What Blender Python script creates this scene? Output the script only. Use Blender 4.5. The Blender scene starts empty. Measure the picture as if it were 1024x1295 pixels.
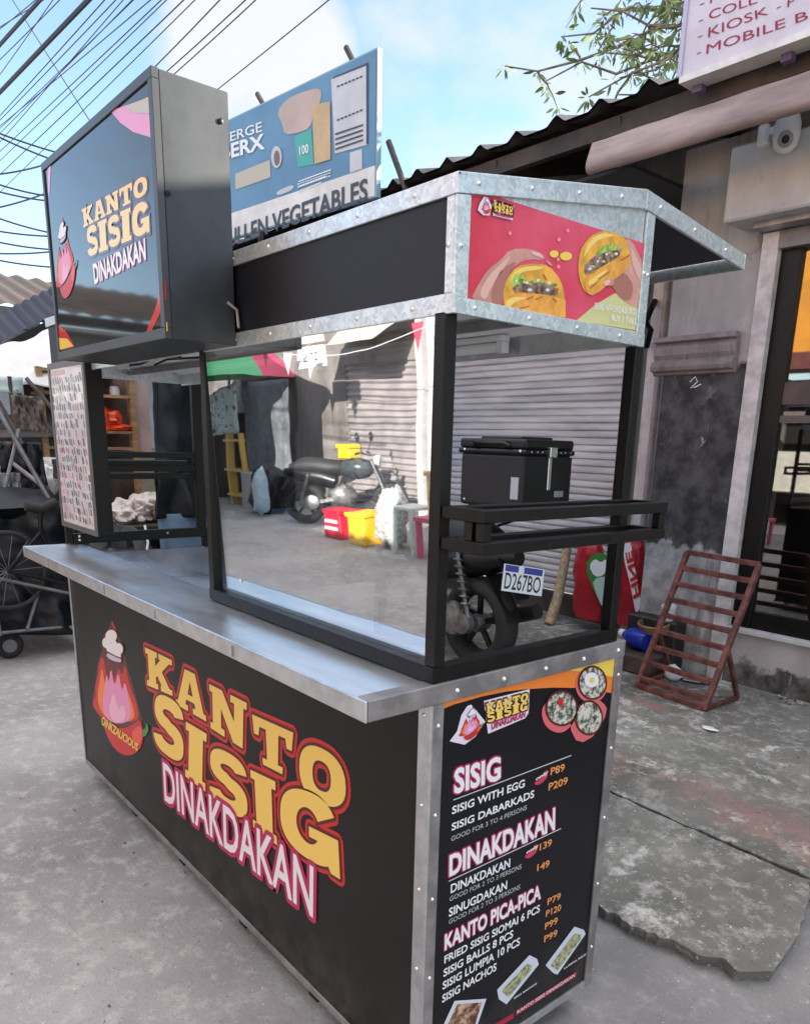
import bpy, bmesh, math, random
from mathutils import Vector, Matrix, noise
from mathutils.geometry import tessellate_polygon
R = math.radians
random.seed(7)
S = bpy.context.scene
COL = S.collection

# ------------------------------------------------------------------ camera
CAM = Vector((1.01683, -0.89984, 1.48439))
FWD = Vector((-0.72856785, 0.6352409, -0.25623795))
RGT = Vector((0.65091296, 0.75856686, 0.02980992))
UPV = Vector((-0.2133101, 0.14507006, 0.96615396))
FOC, PX, PY = 955.634, 541.525, 814.9
cd = bpy.data.cameras.new('camera'); cam = bpy.data.objects.new('camera', cd); COL.objects.link(cam)
cd.sensor_fit = 'HORIZONTAL'; cd.sensor_width = 36; cd.lens = FOC / 1024 * 36
cd.shift_x = (512 - PX) / 1024; cd.shift_y = (PY - 647.5) / 1024
cd.clip_start = 0.02; cd.clip_end = 3000
mw = Matrix.Identity(4)
for i in range(3):
    mw[i][0], mw[i][1], mw[i][2], mw[i][3] = RGT[i], UPV[i], -FWD[i], CAM[i]
cam.matrix_world = mw
S.camera = cam

# ------------------------------------------------------------------ light
SUNV = Vector((0.6, 1.0, 0.44)).normalized()        # towards the sun: behind the shop roof, from the right
elev = math.asin(SUNV.z); azim = math.atan2(SUNV.x, SUNV.y)
W = bpy.data.worlds.new('World'); S.world = W; W.use_nodes = True
wn, wl = W.node_tree.nodes, W.node_tree.links
wn.clear()
wo = wn.new('ShaderNodeOutputWorld'); bg = wn.new('ShaderNodeBackground')
sky = wn.new('ShaderNodeTexSky'); sky.sky_type = 'NISHITA'; sky.sun_disc = False
sky.sun_elevation = elev; sky.sun_rotation = azim; sky.air_density = 1.0; sky.dust_density = 0.15; sky.ozone_density = 2.0
bg.inputs[1].default_value = 0.12
tc = wn.new('ShaderNodeTexCoord'); mp = wn.new('ShaderNodeMapping')
mp.inputs['Scale'].default_value = (1.0, 1.0, 1.7); mp.inputs['Location'].default_value = (0.9, 0.3, 0.4)
n1 = wn.new('ShaderNodeTexNoise'); n1.inputs['Scale'].default_value = 2.1; n1.inputs['Detail'].default_value = 7; n1.inputs['Roughness'].default_value = 0.55
rp = wn.new('ShaderNodeValToRGB'); rp.color_ramp.elements[0].position = 0.5; rp.color_ramp.elements[1].position = 0.62
mx = wn.new('ShaderNodeMix'); mx.data_type = 'RGBA'
mx.inputs[7].default_value = (2.5, 2.55, 2.65, 1)
wl.new(tc.outputs['Generated'], mp.inputs[0]); wl.new(mp.outputs[0], n1.inputs[0]); sx = wn.new('ShaderNodeSeparateXYZ'); wl.new(tc.outputs['Generated'], sx.inputs[0])
zr = wn.new('ShaderNodeMapRange'); zr.inputs[1].default_value = 0.62; zr.inputs[2].default_value = 0.95; zr.inputs[4].default_value = 0.3; wl.new(sx.outputs[2], zr.inputs[0])
cm_ = wn.new('ShaderNodeMix'); cm_.data_type = 'RGBA'; cm_.inputs[6].default_value = (2.35, 2.42, 2.55, 1); cm_.inputs[7].default_value = (7.0, 6.9, 6.8, 1)
zb = wn.new('ShaderNodeMapRange'); zb.inputs[1].default_value = 0.6; zb.inputs[2].default_value = 0.9; wl.new(sx.outputs[2], zb.inputs[0]); wl.new(zb.outputs[0], cm_.inputs[0]); wl.new(cm_.outputs[2], mx.inputs[7])
za = wn.new('ShaderNodeMath'); wl.new(n1.outputs[0], za.inputs[0]); wl.new(zr.outputs[0], za.inputs[1]); wl.new(za.outputs[0], rp.inputs[0])
hsv = wn.new('ShaderNodeHueSaturation'); hsv.inputs['Saturation'].default_value = 0.95; wl.new(sky.outputs[0], hsv.inputs['Color'])
def puff(d, lo, hi, prev, sc):
    dp = wn.new('ShaderNodeVectorMath'); dp.operation = 'DOT_PRODUCT'; wl.new(tc.outputs['Generated'], dp.inputs[0]); dp.inputs[1].default_value = d
    nz_ = wn.new('ShaderNodeTexNoise'); nz_.inputs['Scale'].default_value = sc; nz_.inputs['Detail'].default_value = 6; nz_.inputs['Roughness'].default_value = .5; wl.new(tc.outputs['Generated'], nz_.inputs[0])
    ma = wn.new('ShaderNodeMath'); ma.operation = 'MULTIPLY_ADD'; wl.new(nz_.outputs[0], ma.inputs[0]); ma.inputs[1].default_value = (hi - lo) * 2.6; wl.new(dp.outputs['Value'], ma.inputs[2])
    mr_ = wn.new('ShaderNodeMapRange'); mr_.inputs[1].default_value = lo + (hi - lo) * 1.1; mr_.inputs[2].default_value = lo + (hi - lo) * 1.9; wl.new(ma.outputs[0], mr_.inputs[0])
    m_ = wn.new('ShaderNodeMath'); m_.operation = 'MAXIMUM'; wl.new(prev, m_.inputs[0]); wl.new(mr_.outputs[0], m_.inputs[1]); return m_.outputs[0]
def dirof(u, v): return tuple((FWD + RGT * ((u - PX) / FOC) - UPV * ((v - PY) / FOC)).normalized())
cf = puff(dirof(330, 60), .9955, .9992, rp.outputs[0], 12)
wl.new(cf, mx.inputs[0]); wl.new(hsv.outputs[0], mx.inputs[6]); wl.new(mx.outputs[2], bg.inputs[0]); wl.new(bg.outputs[0], wo.inputs[0])
sl = bpy.data.lights.new('sun', 'SUN'); sl.energy = 4.2; sl.angle = R(0.5); sl.color = (1, 0.94, 0.85)
so = bpy.data.objects.new('sun', sl); COL.objects.link(so)
so.rotation_euler = SUNV.to_track_quat('Z', 'Y').to_euler()
S.view_settings.view_transform = 'Standard'; S.view_settings.look = 'None'
S.view_settings.exposure = 1.75; S.view_settings.gamma = 1
S.cycles.max_bounces = 8; S.cycles.transparent_max_bounces = 12

# ------------------------------------------------------------------ helpers
def sight(u, v, ax, val):
    """Survey: where the photo's line of sight through (u, v) meets the plane axis=val."""
    d = FWD + RGT * ((u - PX) / FOC) - UPV * ((v - PY) / FOC)
    t = (val - CAM[ax]) / d[ax]
    return CAM + d * t
def sightp(u, v, p, n):
    d = FWD + RGT * ((u - PX) / FOC) - UPV * ((v - PY) / FOC)
    return CAM + d * ((p - CAM).dot(n) / d.dot(n))
def crop(pts, ox, oy, s):
    return [(ox + a / s, oy + b / s) for a, b in pts]

MATS = {}
def mat(name, col, rough=0.6, metal=0.0, var=0.0, scale=8.0, bump=0.0, bscale=None, spec=0.5, ior=None, col2=None, lo=0.4, hi=0.6, emit=0, stretch=None, detail=6, coat=0):
    if name in MATS: return MATS[name]
    m = bpy.data.materials.new(name); m.use_nodes = True
    nt = m.node_tree; b = nt.nodes['Principled BSDF']; L = nt.links
    b.inputs['Base Color'].default_value = (*col, 1); b.inputs['Roughness'].default_value = rough; b.inputs['Metallic'].default_value = metal
    b.inputs['Specular IOR Level'].default_value = spec
    if ior: b.inputs['IOR'].default_value = ior
    if coat: b.inputs['Coat Weight'].default_value = coat; b.inputs['Coat Roughness'].default_value = 0.04
    if emit: b.inputs['Emission Color'].default_value = (*col, 1); b.inputs['Emission Strength'].default_value = emit
    if var or col2 or bump:
        t = nt.nodes.new('ShaderNodeTexCoord'); mpn = nt.nodes.new('ShaderNodeMapping'); L.new(t.outputs['Object'], mpn.inputs[0])
        if stretch: mpn.inputs['Scale'].default_value = stretch
        n = nt.nodes.new('ShaderNodeTexNoise'); n.inputs['Scale'].default_value = scale; n.inputs['Detail'].default_value = detail; n.inputs['Roughness'].default_value = 0.62
        L.new(mpn.outputs[0], n.inputs[0])
        if var or col2:
            c2 = col2 or tuple(max(0, c * (1 - var)) for c in col); c1 = col if col2 else tuple(min(1, c * (1 + var)) for c in col)
            r = nt.nodes.new('ShaderNodeValToRGB'); r.color_ramp.elements[0].position = lo; r.color_ramp.elements[1].position = hi
            r.color_ramp.elements[0].color = (*c2, 1); r.color_ramp.elements[1].color = (*c1, 1)
            L.new(n.outputs[0], r.inputs[0]); L.new(r.outputs[0], b.inputs['Base Color'])
        rr = nt.nodes.new('ShaderNodeMapRange'); rr.inputs[3].default_value = max(0.01, rough * 0.75); rr.inputs[4].default_value = min(1, rough * 1.3)
        L.new(n.outputs[0], rr.inputs[0]); L.new(rr.outputs[0], b.inputs['Roughness'])
        if bump:
            n2 = nt.nodes.new('ShaderNodeTexNoise'); n2.inputs['Scale'].default_value = bscale or scale * 4; n2.inputs['Detail'].default_value = 5
            L.new(mpn.outputs[0], n2.inputs[0])
            bp = nt.nodes.new('ShaderNodeBump'); bp.inputs['Strength'].default_value = bump; bp.inputs['Distance'].default_value = 0.02
            L.new(n2.outputs[0], bp.inputs['Height']); L.new(bp.outputs[0], b.inputs['Normal'])
    MATS[name] = m; return m

def wpos(o):
    v = Vector((0, 0, 0))
    while o is not None: v = v + o.location; o = o.parent
    return v
def tag(o, label=None, cat=None, group=None, kind=None):
    if label: o['label'] = label
    if cat: o['category'] = cat
    if group: o['group'] = group
    if kind: o['kind'] = kind
    return o
def thing(name, label, cat, loc=(0, 0, 0), rz=0, group=None):
    o = bpy.data.objects.new(name, None); COL.objects.link(o); o.location = loc; o.rotation_euler = (0, 0, rz); o.empty_display_size = 0.1
    return tag(o, label, cat, group)
def copy_tree(o, parent=None, skip=()):
    c = o.copy(); COL.objects.link(c)
    c.parent = parent
    for ch in list(o.children):
        if ch.name.split('.')[0] not in skip: copy_tree(ch, c, skip)
    return c

class MB:
    def __init__(s): s.v = []; s.f = []
    def poly(s, pts):
        i = len(s.v); s.v += [Vector(p) for p in pts]; s.f.append(tuple(range(i, i + len(pts)))); return s
    def box(s, x0, x1, y0, y1, z0, z1):
        i = len(s.v)
        s.v += [Vector((x, y, z)) for z in (z0, z1) for y in (y0, y1) for x in (x0, x1)]
        for q in ((0, 2, 3, 1), (4, 5, 7, 6), (0, 1, 5, 4), (2, 6, 7, 3), (0, 4, 6, 2), (1, 3, 7, 5)): s.f.append(tuple(i + k for k in q))
        return s
    def prism(s, pts, off):
        i = len(s.v); n = len(pts); off = Vector(off)
        s.v += [Vector(p) for p in pts] + [Vector(p) + off for p in pts]
        s.f.append(tuple(i + k for k in range(n))[::-1]); s.f.append(tuple(i + n + k for k in range(n)))
        for k in range(n): s.f.append((i + k, i + (k + 1) % n, i + n + (k + 1) % n, i + n + k))
        return s
    def bar(s, a, b, w, h=None, up=(0, 0, 1)):
        a, b = Vector(a), Vector(b); d = (b - a).normalized(); h = h or w
        up = Vector(up)
        if abs(d.dot(up)) > 0.98: up = Vector((0, 1, 0))
        x = d.cross(up).normalized() * (w / 2); y = x.cross(d).normalized() * (h / 2)
        return s.prism([a - x - y, a + x - y, a + x + y, a - x + y], b - a)
    def tube(s, pts, r, n=8, caps=True):
        pts = [Vector(p) for p in pts]; rs = r if isinstance(r, (list, tuple)) else [r] * len(pts)
        i = len(s.v); prev = None
        for k, p in enumerate(pts):
            d = (pts[min(k + 1, len(pts) - 1)] - pts[max(k - 1, 0)]).normalized()
            if prev is None:
                up = Vector((0, 0, 1)) if abs(d.z) < 0.95 else Vector((1, 0, 0)); x = d.cross(up).normalized()
            else: x = (prev - d * prev.dot(d)).normalized()
            prev = x; y = d.cross(x)
            s.v += [p + (x * math.cos(2 * math.pi * j / n) + y * math.sin(2 * math.pi * j / n)) * rs[k] for j in range(n)]
        for k in range(len(pts) - 1):
            for j in range(n):
                a = i + k * n + j; b = i + k * n + (j + 1) % n; s.f.append((a, b, b + n, a + n))
        if caps:
            s.f.append(tuple(i + j for j in range(n))[::-1]); s.f.append(tuple(i + (len(pts) - 1) * n + j for j in range(n)))
        return s
    def lathe(s, prof, c, axis=(0, 0, 1), n=20):
        c = Vector(c); ax = Vector(axis).normalized(); x = ax.orthogonal().normalized(); y = ax.cross(x); i = len(s.v)
        for r, h in prof:
            s.v += [c + ax * h + (x * math.cos(2 * math.pi * j / n) + y * math.sin(2 * math.pi * j / n)) * r for j in range(n)]
        for k in range(len(prof) - 1):
            for j in range(n):
                a = i + k * n + j; b = i + k * n + (j + 1) % n; s.f.append((a, b, b + n, a + n))
        if prof[0][0] > 1e-4: s.f.append(tuple(i + j for j in range(n))[::-1])
        if prof[-1][0] > 1e-4: s.f.append(tuple(i + (len(prof) - 1) * n + j for j in range(n)))
        return s
    def torus(s, c, axis, R0, r0, n=28, m=10, sx=1.0):
        c = Vector(c); ax = Vector(axis).normalized(); x = ax.orthogonal().normalized(); y = ax.cross(x); i = len(s.v)
        for k in range(n):
            e = x * math.cos(2 * math.pi * k / n) + y * math.sin(2 * math.pi * k / n)
            s.v += [c + e * (R0 + r0 * math.cos(2 * math.pi * j / m)) + ax * (r0 * sx * math.sin(2 * math.pi * j / m)) for j in range(m)]
        for k in range(n):
            for j in range(m):
                a = i + k * m + j; b = i + k * m + (j + 1) % m; k2 = ((k + 1) % n) * m; s.f.append((a, b, i + k2 + (j + 1) % m, i + k2 + j))
        return s
    def grid(s, fn, nx, ny):
        i = len(s.v)
        for a in range(nx + 1):
            for b in range(ny + 1): s.v.append(Vector(fn(a / nx, b / ny)))
        for a in range(nx):
            for b in range(ny):
                k = i + a * (ny + 1) + b; s.f.append((k, k + ny + 1, k + ny + 2, k + 1))
        return s
    def blob(s, c, rad, seed=0, amp=0.15, n=14, m=9, fq=2.0):
        c = Vector(c); rad = Vector(rad) if not isinstance(rad, (int, float)) else Vector((rad,) * 3)
        def fn(a, b):
            th = 2 * math.pi * a; ph = math.pi * b
            d = Vector((math.sin(ph) * math.cos(th), math.sin(ph) * math.sin(th), math.cos(ph)))
            k = 1 + amp * noise.noise(d * fq + Vector((seed * 3.1, seed, 0)))
            return c + Vector((d.x * rad.x, d.y * rad.y, d.z * rad.z)) * k
        return s.grid(fn, n, m)
    def build(s, name, m, parent=None, bev=0.0, smooth=False, local=False, origin=None, seg=1):
        me = bpy.data.meshes.new(name)
        off = Vector((0, 0, 0))
        if parent is not None and not local: off = wpos(parent)
        if parent is None and origin is not None: off = Vector(origin)
        me.from_pydata([v - off for v in s.v], [], s.f)
        bm = bmesh.new(); bm.from_mesh(me); bmesh.ops.recalc_face_normals(bm, faces=bm.faces) if len(bm.faces) < 60000 else None
        bm.to_mesh(me); bm.free()
        me.materials.append(m)
        o = bpy.data.objects.new(name, me); COL.objects.link(o)
        if parent is not None: o.parent = parent
        elif origin is not None: o.location = off
        if smooth:
            for p in me.polygons: p.use_smooth = True
        if bev:
            b = o.modifiers.new('bevel', 'BEVEL'); b.width = bev; b.segments = seg; b.limit_method = 'ANGLE'; b.angle_limit = R(40)
        if smooth and bev == 0:
            e = o.modifiers.new('split', 'EDGE_SPLIT'); e.split_angle = R(50)
        return o

# ---- flat print: texts and polygons laid on a plane ------------------------
_tc = {}
def text2d(body, bold=0.0):
    k = (body, bold)
    if k in _tc: return _tc[k]
    c = bpy.data.curves.new('t', 'FONT'); c.body = body; c.offset = bold; c.resolution_u = 3; c.fill_mode = 'FRONT' if False else c.fill_mode
    o = bpy.data.objects.new('t', c); COL.objects.link(o)
    dg = bpy.context.evaluated_depsgraph_get(); e = o.evaluated_get(dg); me = e.to_mesh()
    vs = [(v.co.x, v.co.y) for v in me.vertices]; fs = [tuple(p.vertices) for p in me.polygons]
    e.to_mesh_clear(); bpy.data.objects.remove(o); bpy.data.curves.remove(c)
    _tc[k] = (vs, fs); return _tc[k]
def bil(q, s, t):     # q = BL, BR, TR, TL
    return q[0] * ((1 - s) * (1 - t)) + q[1] * (s * (1 - t)) + q[2] * (s * t) + q[3] * ((1 - s) * t)
def put_text(mb, body, q, n, eps, bold=0.0, base=0.0):
    v0, _ = text2d(body, base); n = Vector(n)
    if bold > .05:                                   # halo: the same text struck again all round itself
        d = bold * .62 * (q[3] - q[0]).length / .72
        ex = (q[1] - q[0]).normalized(); ey = (q[3] - q[0]).normalized()
        for i in range(10):
            a = 2 * math.pi * i / 10; sh = ex * (d * math.cos(a)) + ey * (d * math.sin(a))
            put_text(mb, body, [p + sh for p in q], n, eps + i * .00002, .03)
        return
    vs, fs = text2d(body, bold)
    x0 = min(a for a, b in v0); x1 = max(a for a, b in v0); y0 = min(b for a, b in v0); y1 = max(b for a, b in v0)
    i = len(mb.v); n = Vector(n)
    mb.v += [bil(q, (a - x0) / (x1 - x0), (b - y0) / (y1 - y0)) + n * eps for a, b in vs]
    mb.f += [tuple(i + k for k in f) for f in fs]
def offset_poly(pts, d):
    """Grow (d>0) or shrink a 2D polygon with mitred corners."""
    n = len(pts); ar = sum(pts[i][0] * pts[(i + 1) % n][1] - pts[(i + 1) % n][0] * pts[i][1] for i in range(n))
    sg = 1 if ar > 0 else -1; out = []
    for i in range(n):
        p, a, b = Vector(pts[i]), Vector(pts[i - 1]), Vector(pts[(i + 1) % n])
        e1 = (p - a); e2 = (b - p)
        if e1.length < 1e-7 or e2.length < 1e-7: out.append(tuple(p)); continue
        e1.normalize(); e2.normalize()
        n1 = Vector((e1.y, -e1.x)) * sg; n2 = Vector((e2.y, -e2.x)) * sg; m = n1 + n2
        if m.length < 0.3: m = n1
        m.normalize(); k = d / max(0.55, m.dot(n1)); out.append(tuple(p + m * k))
    return out
def put_poly(mb, loops, frame, eps):
    """loops of 2D points in a metric frame (origin, ex, ey, n)."""
    o, ex, ey, n = frame
    v3 = [[Vector((p[0], p[1], 0)) for p in l] for l in loops]
    flat = [p for l in loops for p in l]; i = len(mb.v); N = len(flat)
    if len(loops) == 1 and N in (146, 98):          # a stroked letter: a strip between its two edges
        tri = [(k, k + 1, N - 2 - k, N - 1 - k) for k in range(N // 2 - 1)]
    else: tri = tessellate_polygon(v3)
    mb.v += [o + ex * p[0] + ey * p[1] + n * eps for p in flat]
    mb.f += [tuple(i + k for k in t) for t in tri]
def smooth_loop(pts, it=2):
    for _ in range(it):
        out = []
        for i in range(len(pts)):
            a, b = pts[i], pts[(i + 1) % len(pts)]
            out += [(a[0] * .75 + b[0] * .25, a[1] * .75 + b[1] * .25), (a[0] * .25 + b[0] * .75, a[1] * .25 + b[1] * .75)]
        pts = out
    return pts

def stroke(cl, w, n=6):
    P = []
    for i in range(len(cl) - 1):
        p0 = cl[max(i - 1, 0)]; p1 = cl[i]; p2 = cl[i + 1]; p3 = cl[min(i + 2, len(cl) - 1)]
        for k in range(n):
            t = k / n
            P.append(tuple(0.5 * (2 * p1[j] + (p2[j] - p0[j]) * t + (2 * p0[j] - 5 * p1[j] + 4 * p2[j] - p3[j]) * t * t + (3 * p1[j] - p0[j] - 3 * p2[j] + p3[j]) * t ** 3) for j in (0, 1)))
    P.append(cl[-1]); A = []; B = []
    for i, p in enumerate(P):
        a = P[max(i - 1, 0)]; b = P[min(i + 1, len(P) - 1)]; d = Vector((b[0] - a[0], b[1] - a[1])).normalized()
        wx = w * (0.85 + 0.35 * abs(d.y))
        A.append((p[0] - d.y * wx, p[1] + d.x * w)); B.append((p[0] + d.y * wx, p[1] - d.x * w))
    return A + B[::-1]
def ell(cx, cy, rx, ry, n=28, p=2.4):
    f = lambda c: math.copysign(abs(c) ** (2 / p), c)
    return [(cx + rx * f(math.cos(2 * math.pi * i / n)), cy + ry * f(math.sin(2 * math.pi * i / n))) for i in range(n)]
def pw(c, s, rx, ry, p=2.5): return (math.copysign(abs(c) ** (2 / p), c) * rx, math.copysign(abs(s) ** (2 / p), s) * ry)
def s_glyph():
    A, B = [], []
    for i in range(37):
        a = R(8 + (262 - 8) * i / 36); o = pw(math.cos(a), math.sin(a), .47, .285); n = pw(math.cos(a), math.sin(a), .19, .07, 2)
        A.append((.5 + n[0], .715 + n[1])); B.append((.5 + o[0], .715 + o[1]))
    for i in range(36):
        a = R(82 - (254) * i / 35); o = pw(math.cos(a), math.sin(a), .49, .3); n = pw(math.cos(a), math.sin(a), .2, .08, 2)
        A.append((.5 + o[0], .3 + o[1])); B.append((.5 + n[0], .3 + n[1]))
    return A + B[::-1]
def g_glyph():
    A, B = [], []
    for i in range(49):
        a = R(28 + (330 - 28) * i / 48); o = pw(math.cos(a), math.sin(a), .5, .5); n = pw(math.cos(a), math.sin(a), .2, .26, 2)
        A.append((.5 + n[0], .5 + n[1])); B.append((.5 + o[0], .5 + o[1]))
    return A + B[::-1]
SGLY, GGLY = s_glyph(), g_glyph()
GLY = {
 'K': [[[(0,1),(.46,1),(.46,.85),(.38,.85),(.38,.62),(.58,.85),(.52,.85),(.52,1),(1,1),(1,.85),(.9,.85),(.62,.54),(.9,.15),(1,.15),(1,0),(.56,0),(.56,.15),(.6,.15),(.44,.38),(.38,.31),(.38,.15),(.46,.15),(.46,0),(0,0),(0,.15),(.1,.15),(.1,.85),(0,.85)]]],
 'A': [[[(0,0),(.42,0),(.42,.14),(.33,.14),(.36,.27),(.64,.27),(.67,.14),(.58,.14),(.58,0),(1,0),(1,.14),(.93,.14),(.7,1),(.3,1),(.07,.14),(0,.14)], [(.41,.42),(.59,.42),(.5,.76)]]],
 'N': [[[(0,1),(.36,1),(.68,.46),(.68,.85),(.58,.85),(.58,1),(1,1),(1,.85),(.92,.85),(.92,0),(.66,0),(.32,.58),(.32,.15),(.42,.15),(.42,0),(0,0),(0,.15),(.08,.15),(.08,.85),(0,.85)]]],
 'T': [[[(0,1),(1,1),(1,.6),(.87,.6),(.83,.8),(.66,.8),(.66,.15),(.8,.15),(.8,0),(.2,0),(.2,.15),(.34,.15),(.34,.8),(.17,.8),(.13,.6),(0,.6)]]],
 'O': [[ell(.5,.5,.5,.5), ell(.5,.5,.2,.27,20)]],
 'I': [[[(0,1),(1,1),(1,.86),(.84,.86),(.84,.14),(1,.14),(1,0),(0,0),(0,.14),(.16,.14),(.16,.86),(0,.86)]]],
 'S': [[SGLY]],
 'G': [[GGLY], [[(.52,.5),(1,.5),(1,0),(.86,0),(.82,.08),(.72,.1),(.72,.35),(.52,.35)]]],
}
# word mark, measured on the cart front: letter, quad TL TR BR BL
WORD = [('K',[(42,95),(155,150),(158,300),(52,255)]),('A',[(178,172),(285,225),(300,408),(172,335)]),('N',[(312,250),(470,330),(465,530),(318,435)]),('T',[(492,378),(665,455),(648,645),(512,575)]),('O',[(690,478),(882,565),(888,800),(690,712)]),
 ('S',[(82,272),(210,345),(205,602),(76,505)]),('I',[(215,408),(302,460),(296,702),(212,638)]),('S',[(312,495),(475,585),(475,842),(312,732)]),('I',[(485,610),(590,660),(597,928),(498,852)]),('G',[(610,662),(845,742),(862,1072),(612,912)])]
FRONT = (Vector((0, 0, 0)), Vector((1, 0, 0)), Vector((0, 0, 1)), Vector((0, -1, 0)))
def f2(p): return (p[0], p[2])
WORDQ = [(l, [Vector(f2(sight(*a, 1, 0))) for a in crop(q, 170, 790, 3.321)]) for l, q in WORD]
def letter_loops(l, q):    # q TL TR BR BL in metric 2D
    qq = [q[3], q[2], q[1], q[0]]
    return [[[tuple(bil(qq, s, t)) for s, t in lp] for lp in piece] for piece in GLY[l]]
_c = lambda cx, cy, rx, ry, n=18: [(cx + rx * math.cos(2 * math.pi * k / n), cy + ry * math.sin(2 * math.pi * k / n)) for k in range(n)]
EMB = dict(
 halo=[(255,80),(310,180),(360,330),(380,450),(440,640),(500,880),(530,1000),(520,1110),(440,1205),(340,1200),(230,1060),(160,880),(95,790),(130,600),(150,420),(190,330),(185,230),(240,165)],
 ink1=_c(222,278,42,52), ink2=_c(262,225,56,62), ink3=_c(322,330,46,58), ink4=[(205,300),(300,250),(352,350),(352,452),(290,448),(220,408)],
 hat1=_c(222,278,33,44), hat2=_c(262,225,47,53), hat3=_c(322,330,37,49), hat4=[(218,300),(300,262),(340,345),(342,400),(290,380),(226,345)], band=[(226,358),(290,392),(345,412),(345,440),(290,432),(228,400)],
 fl_a=[(190,375),(160,440),(150,560),(128,620),(135,720),(98,780),(160,870),(230,930),(420,930),(490,900),(462,760),(430,690),(402,600),(368,440),(350,560),(318,470),(285,600),(262,470),(240,600),(212,500)],
 fl_b=[(182,470),(168,580),(150,680),(150,770),(185,860),(260,930),(400,930),(455,890),(438,800),(400,690),(378,620),(365,720),(330,590),(300,720),(268,590),(235,720),(205,600)],
 fl_c=[(225,520),(205,640),(188,790),(200,870),(270,940),(380,940),(430,880),(405,740),(372,580),(350,690),(318,500),(290,650),(255,470),(240,620)],
 fl_d=[(275,660),(238,850),(280,930),(360,930),(385,860),(350,770),(325,850)],
 tip=[(258,85),(285,135),(310,215),(280,180)],
 bowl=[(178,900),(250,955),(340,985),(430,960),(495,900),(520,980),(525,1080),(490,1165),(420,1205),(340,1195),(255,1110)],
 bowl2=[(430,1000),(500,950),(515,1010),(512,1080),(470,1140),(440,1090)],
 stem=[(520,990),(545,980),(548,930),(566,960),(568,1005),(540,1050),(515,1040)])
EMBM = {k: [f2(sight(*a, 1, 0)) for a in crop(v, 100, 770, 6.477)] for k, v in EMB.items()}
WB = [min(p[0] for l, q in WORDQ for p in q), max(p[0] for l, q in WORDQ for p in q), min(p[1] for l, q in WORDQ for p in q), max(p[1] for l, q in WORDQ for p in q)]

# ------------------------------------------------------------------ materials
M_black = mat('black_paint', (0.0045, 0.004, 0.004), 0.4, spec=.28, var=0.3, scale=30, bump=0.05, bscale=60)
M_blackp = mat('black_panel', (0.0085, 0.007, 0.007), 0.4, spec=.3, var=0.15, scale=2.2, bump=0.03, bscale=5)
def dusty(m, z1, col):
    nt = m.node_tree; b = nt.nodes['Principled BSDF']; L = nt.links
    t = nt.nodes.new('ShaderNodeTexCoord'); sp = nt.nodes.new('ShaderNodeSeparateXYZ'); L.new(t.outputs['Object'], sp.inputs[0])
    n = nt.nodes.new('ShaderNodeTexNoise'); n.inputs['Scale'].default_value = 9; n.inputs['Detail'].default_value = 8; n.inputs['Roughness'].default_value = .75; L.new(t.outputs['Object'], n.inputs[0])
    r = nt.nodes.new('ShaderNodeMapRange'); r.inputs[1].default_value = z1; r.inputs[2].default_value = .08; L.new(sp.outputs[2], r.inputs[0])
    n2 = nt.nodes.new('ShaderNodeMapRange'); n2.inputs[1].default_value = .42; n2.inputs[2].default_value = .75; L.new(n.outputs[0], n2.inputs[0])
    mu = nt.nodes.new('ShaderNodeMath'); mu.operation = 'MULTIPLY'; L.new(r.outputs[0], mu.inputs[0]); L.new(n2.outputs[0], mu.inputs[1])
    x = nt.nodes.new('ShaderNodeMix'); x.data_type = 'RGBA'; L.new(mu.outputs[0], x.inputs[0]); x.inputs[7].default_value = (*col, 1)
    src = b.inputs['Base Color'].links[0].from_socket; L.new(src, x.inputs[6]); L.new(x.outputs[2], b.inputs['Base Color'])
dusty(M_blackp, .34, (.07, .065, .06))
M_print = mat('black_print', (0.004, 0.0035, 0.006), 0.34, spec=.3, var=0.1, scale=3)
dusty(M_print, .3, (.07, .065, .06))
M_navy = mat('dark_blue_panel', (0.022, 0.025, 0.036), 0.45, var=0.25, scale=4)
M_fascia = mat('black_fascia', (0.007, 0.0075, 0.011), 0.45, spec=.35, var=0.3, scale=4, bump=.04, bscale=4)
M_box = mat('grey_box_metal', (0.028, 0.03, 0.032), 0.42, metal=0.0, var=0.25, scale=6, bump=.05, bscale=5)
M_white = mat('white_print', (0.8, 0.8, 0.82), 0.4)
M_alu = mat('brushed_trim', (0.62, 0.63, 0.64), 0.3, metal=0.85, var=0.1, scale=20, bump=0.05, bscale=50)
M_dkalu = mat('dull_trim', (0.3, 0.28, 0.28), 0.42, metal=0.6, var=0.2, scale=15)
M_bolt = mat('bolt', (0.75, 0.75, 0.75), 0.25, metal=0.9)
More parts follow.
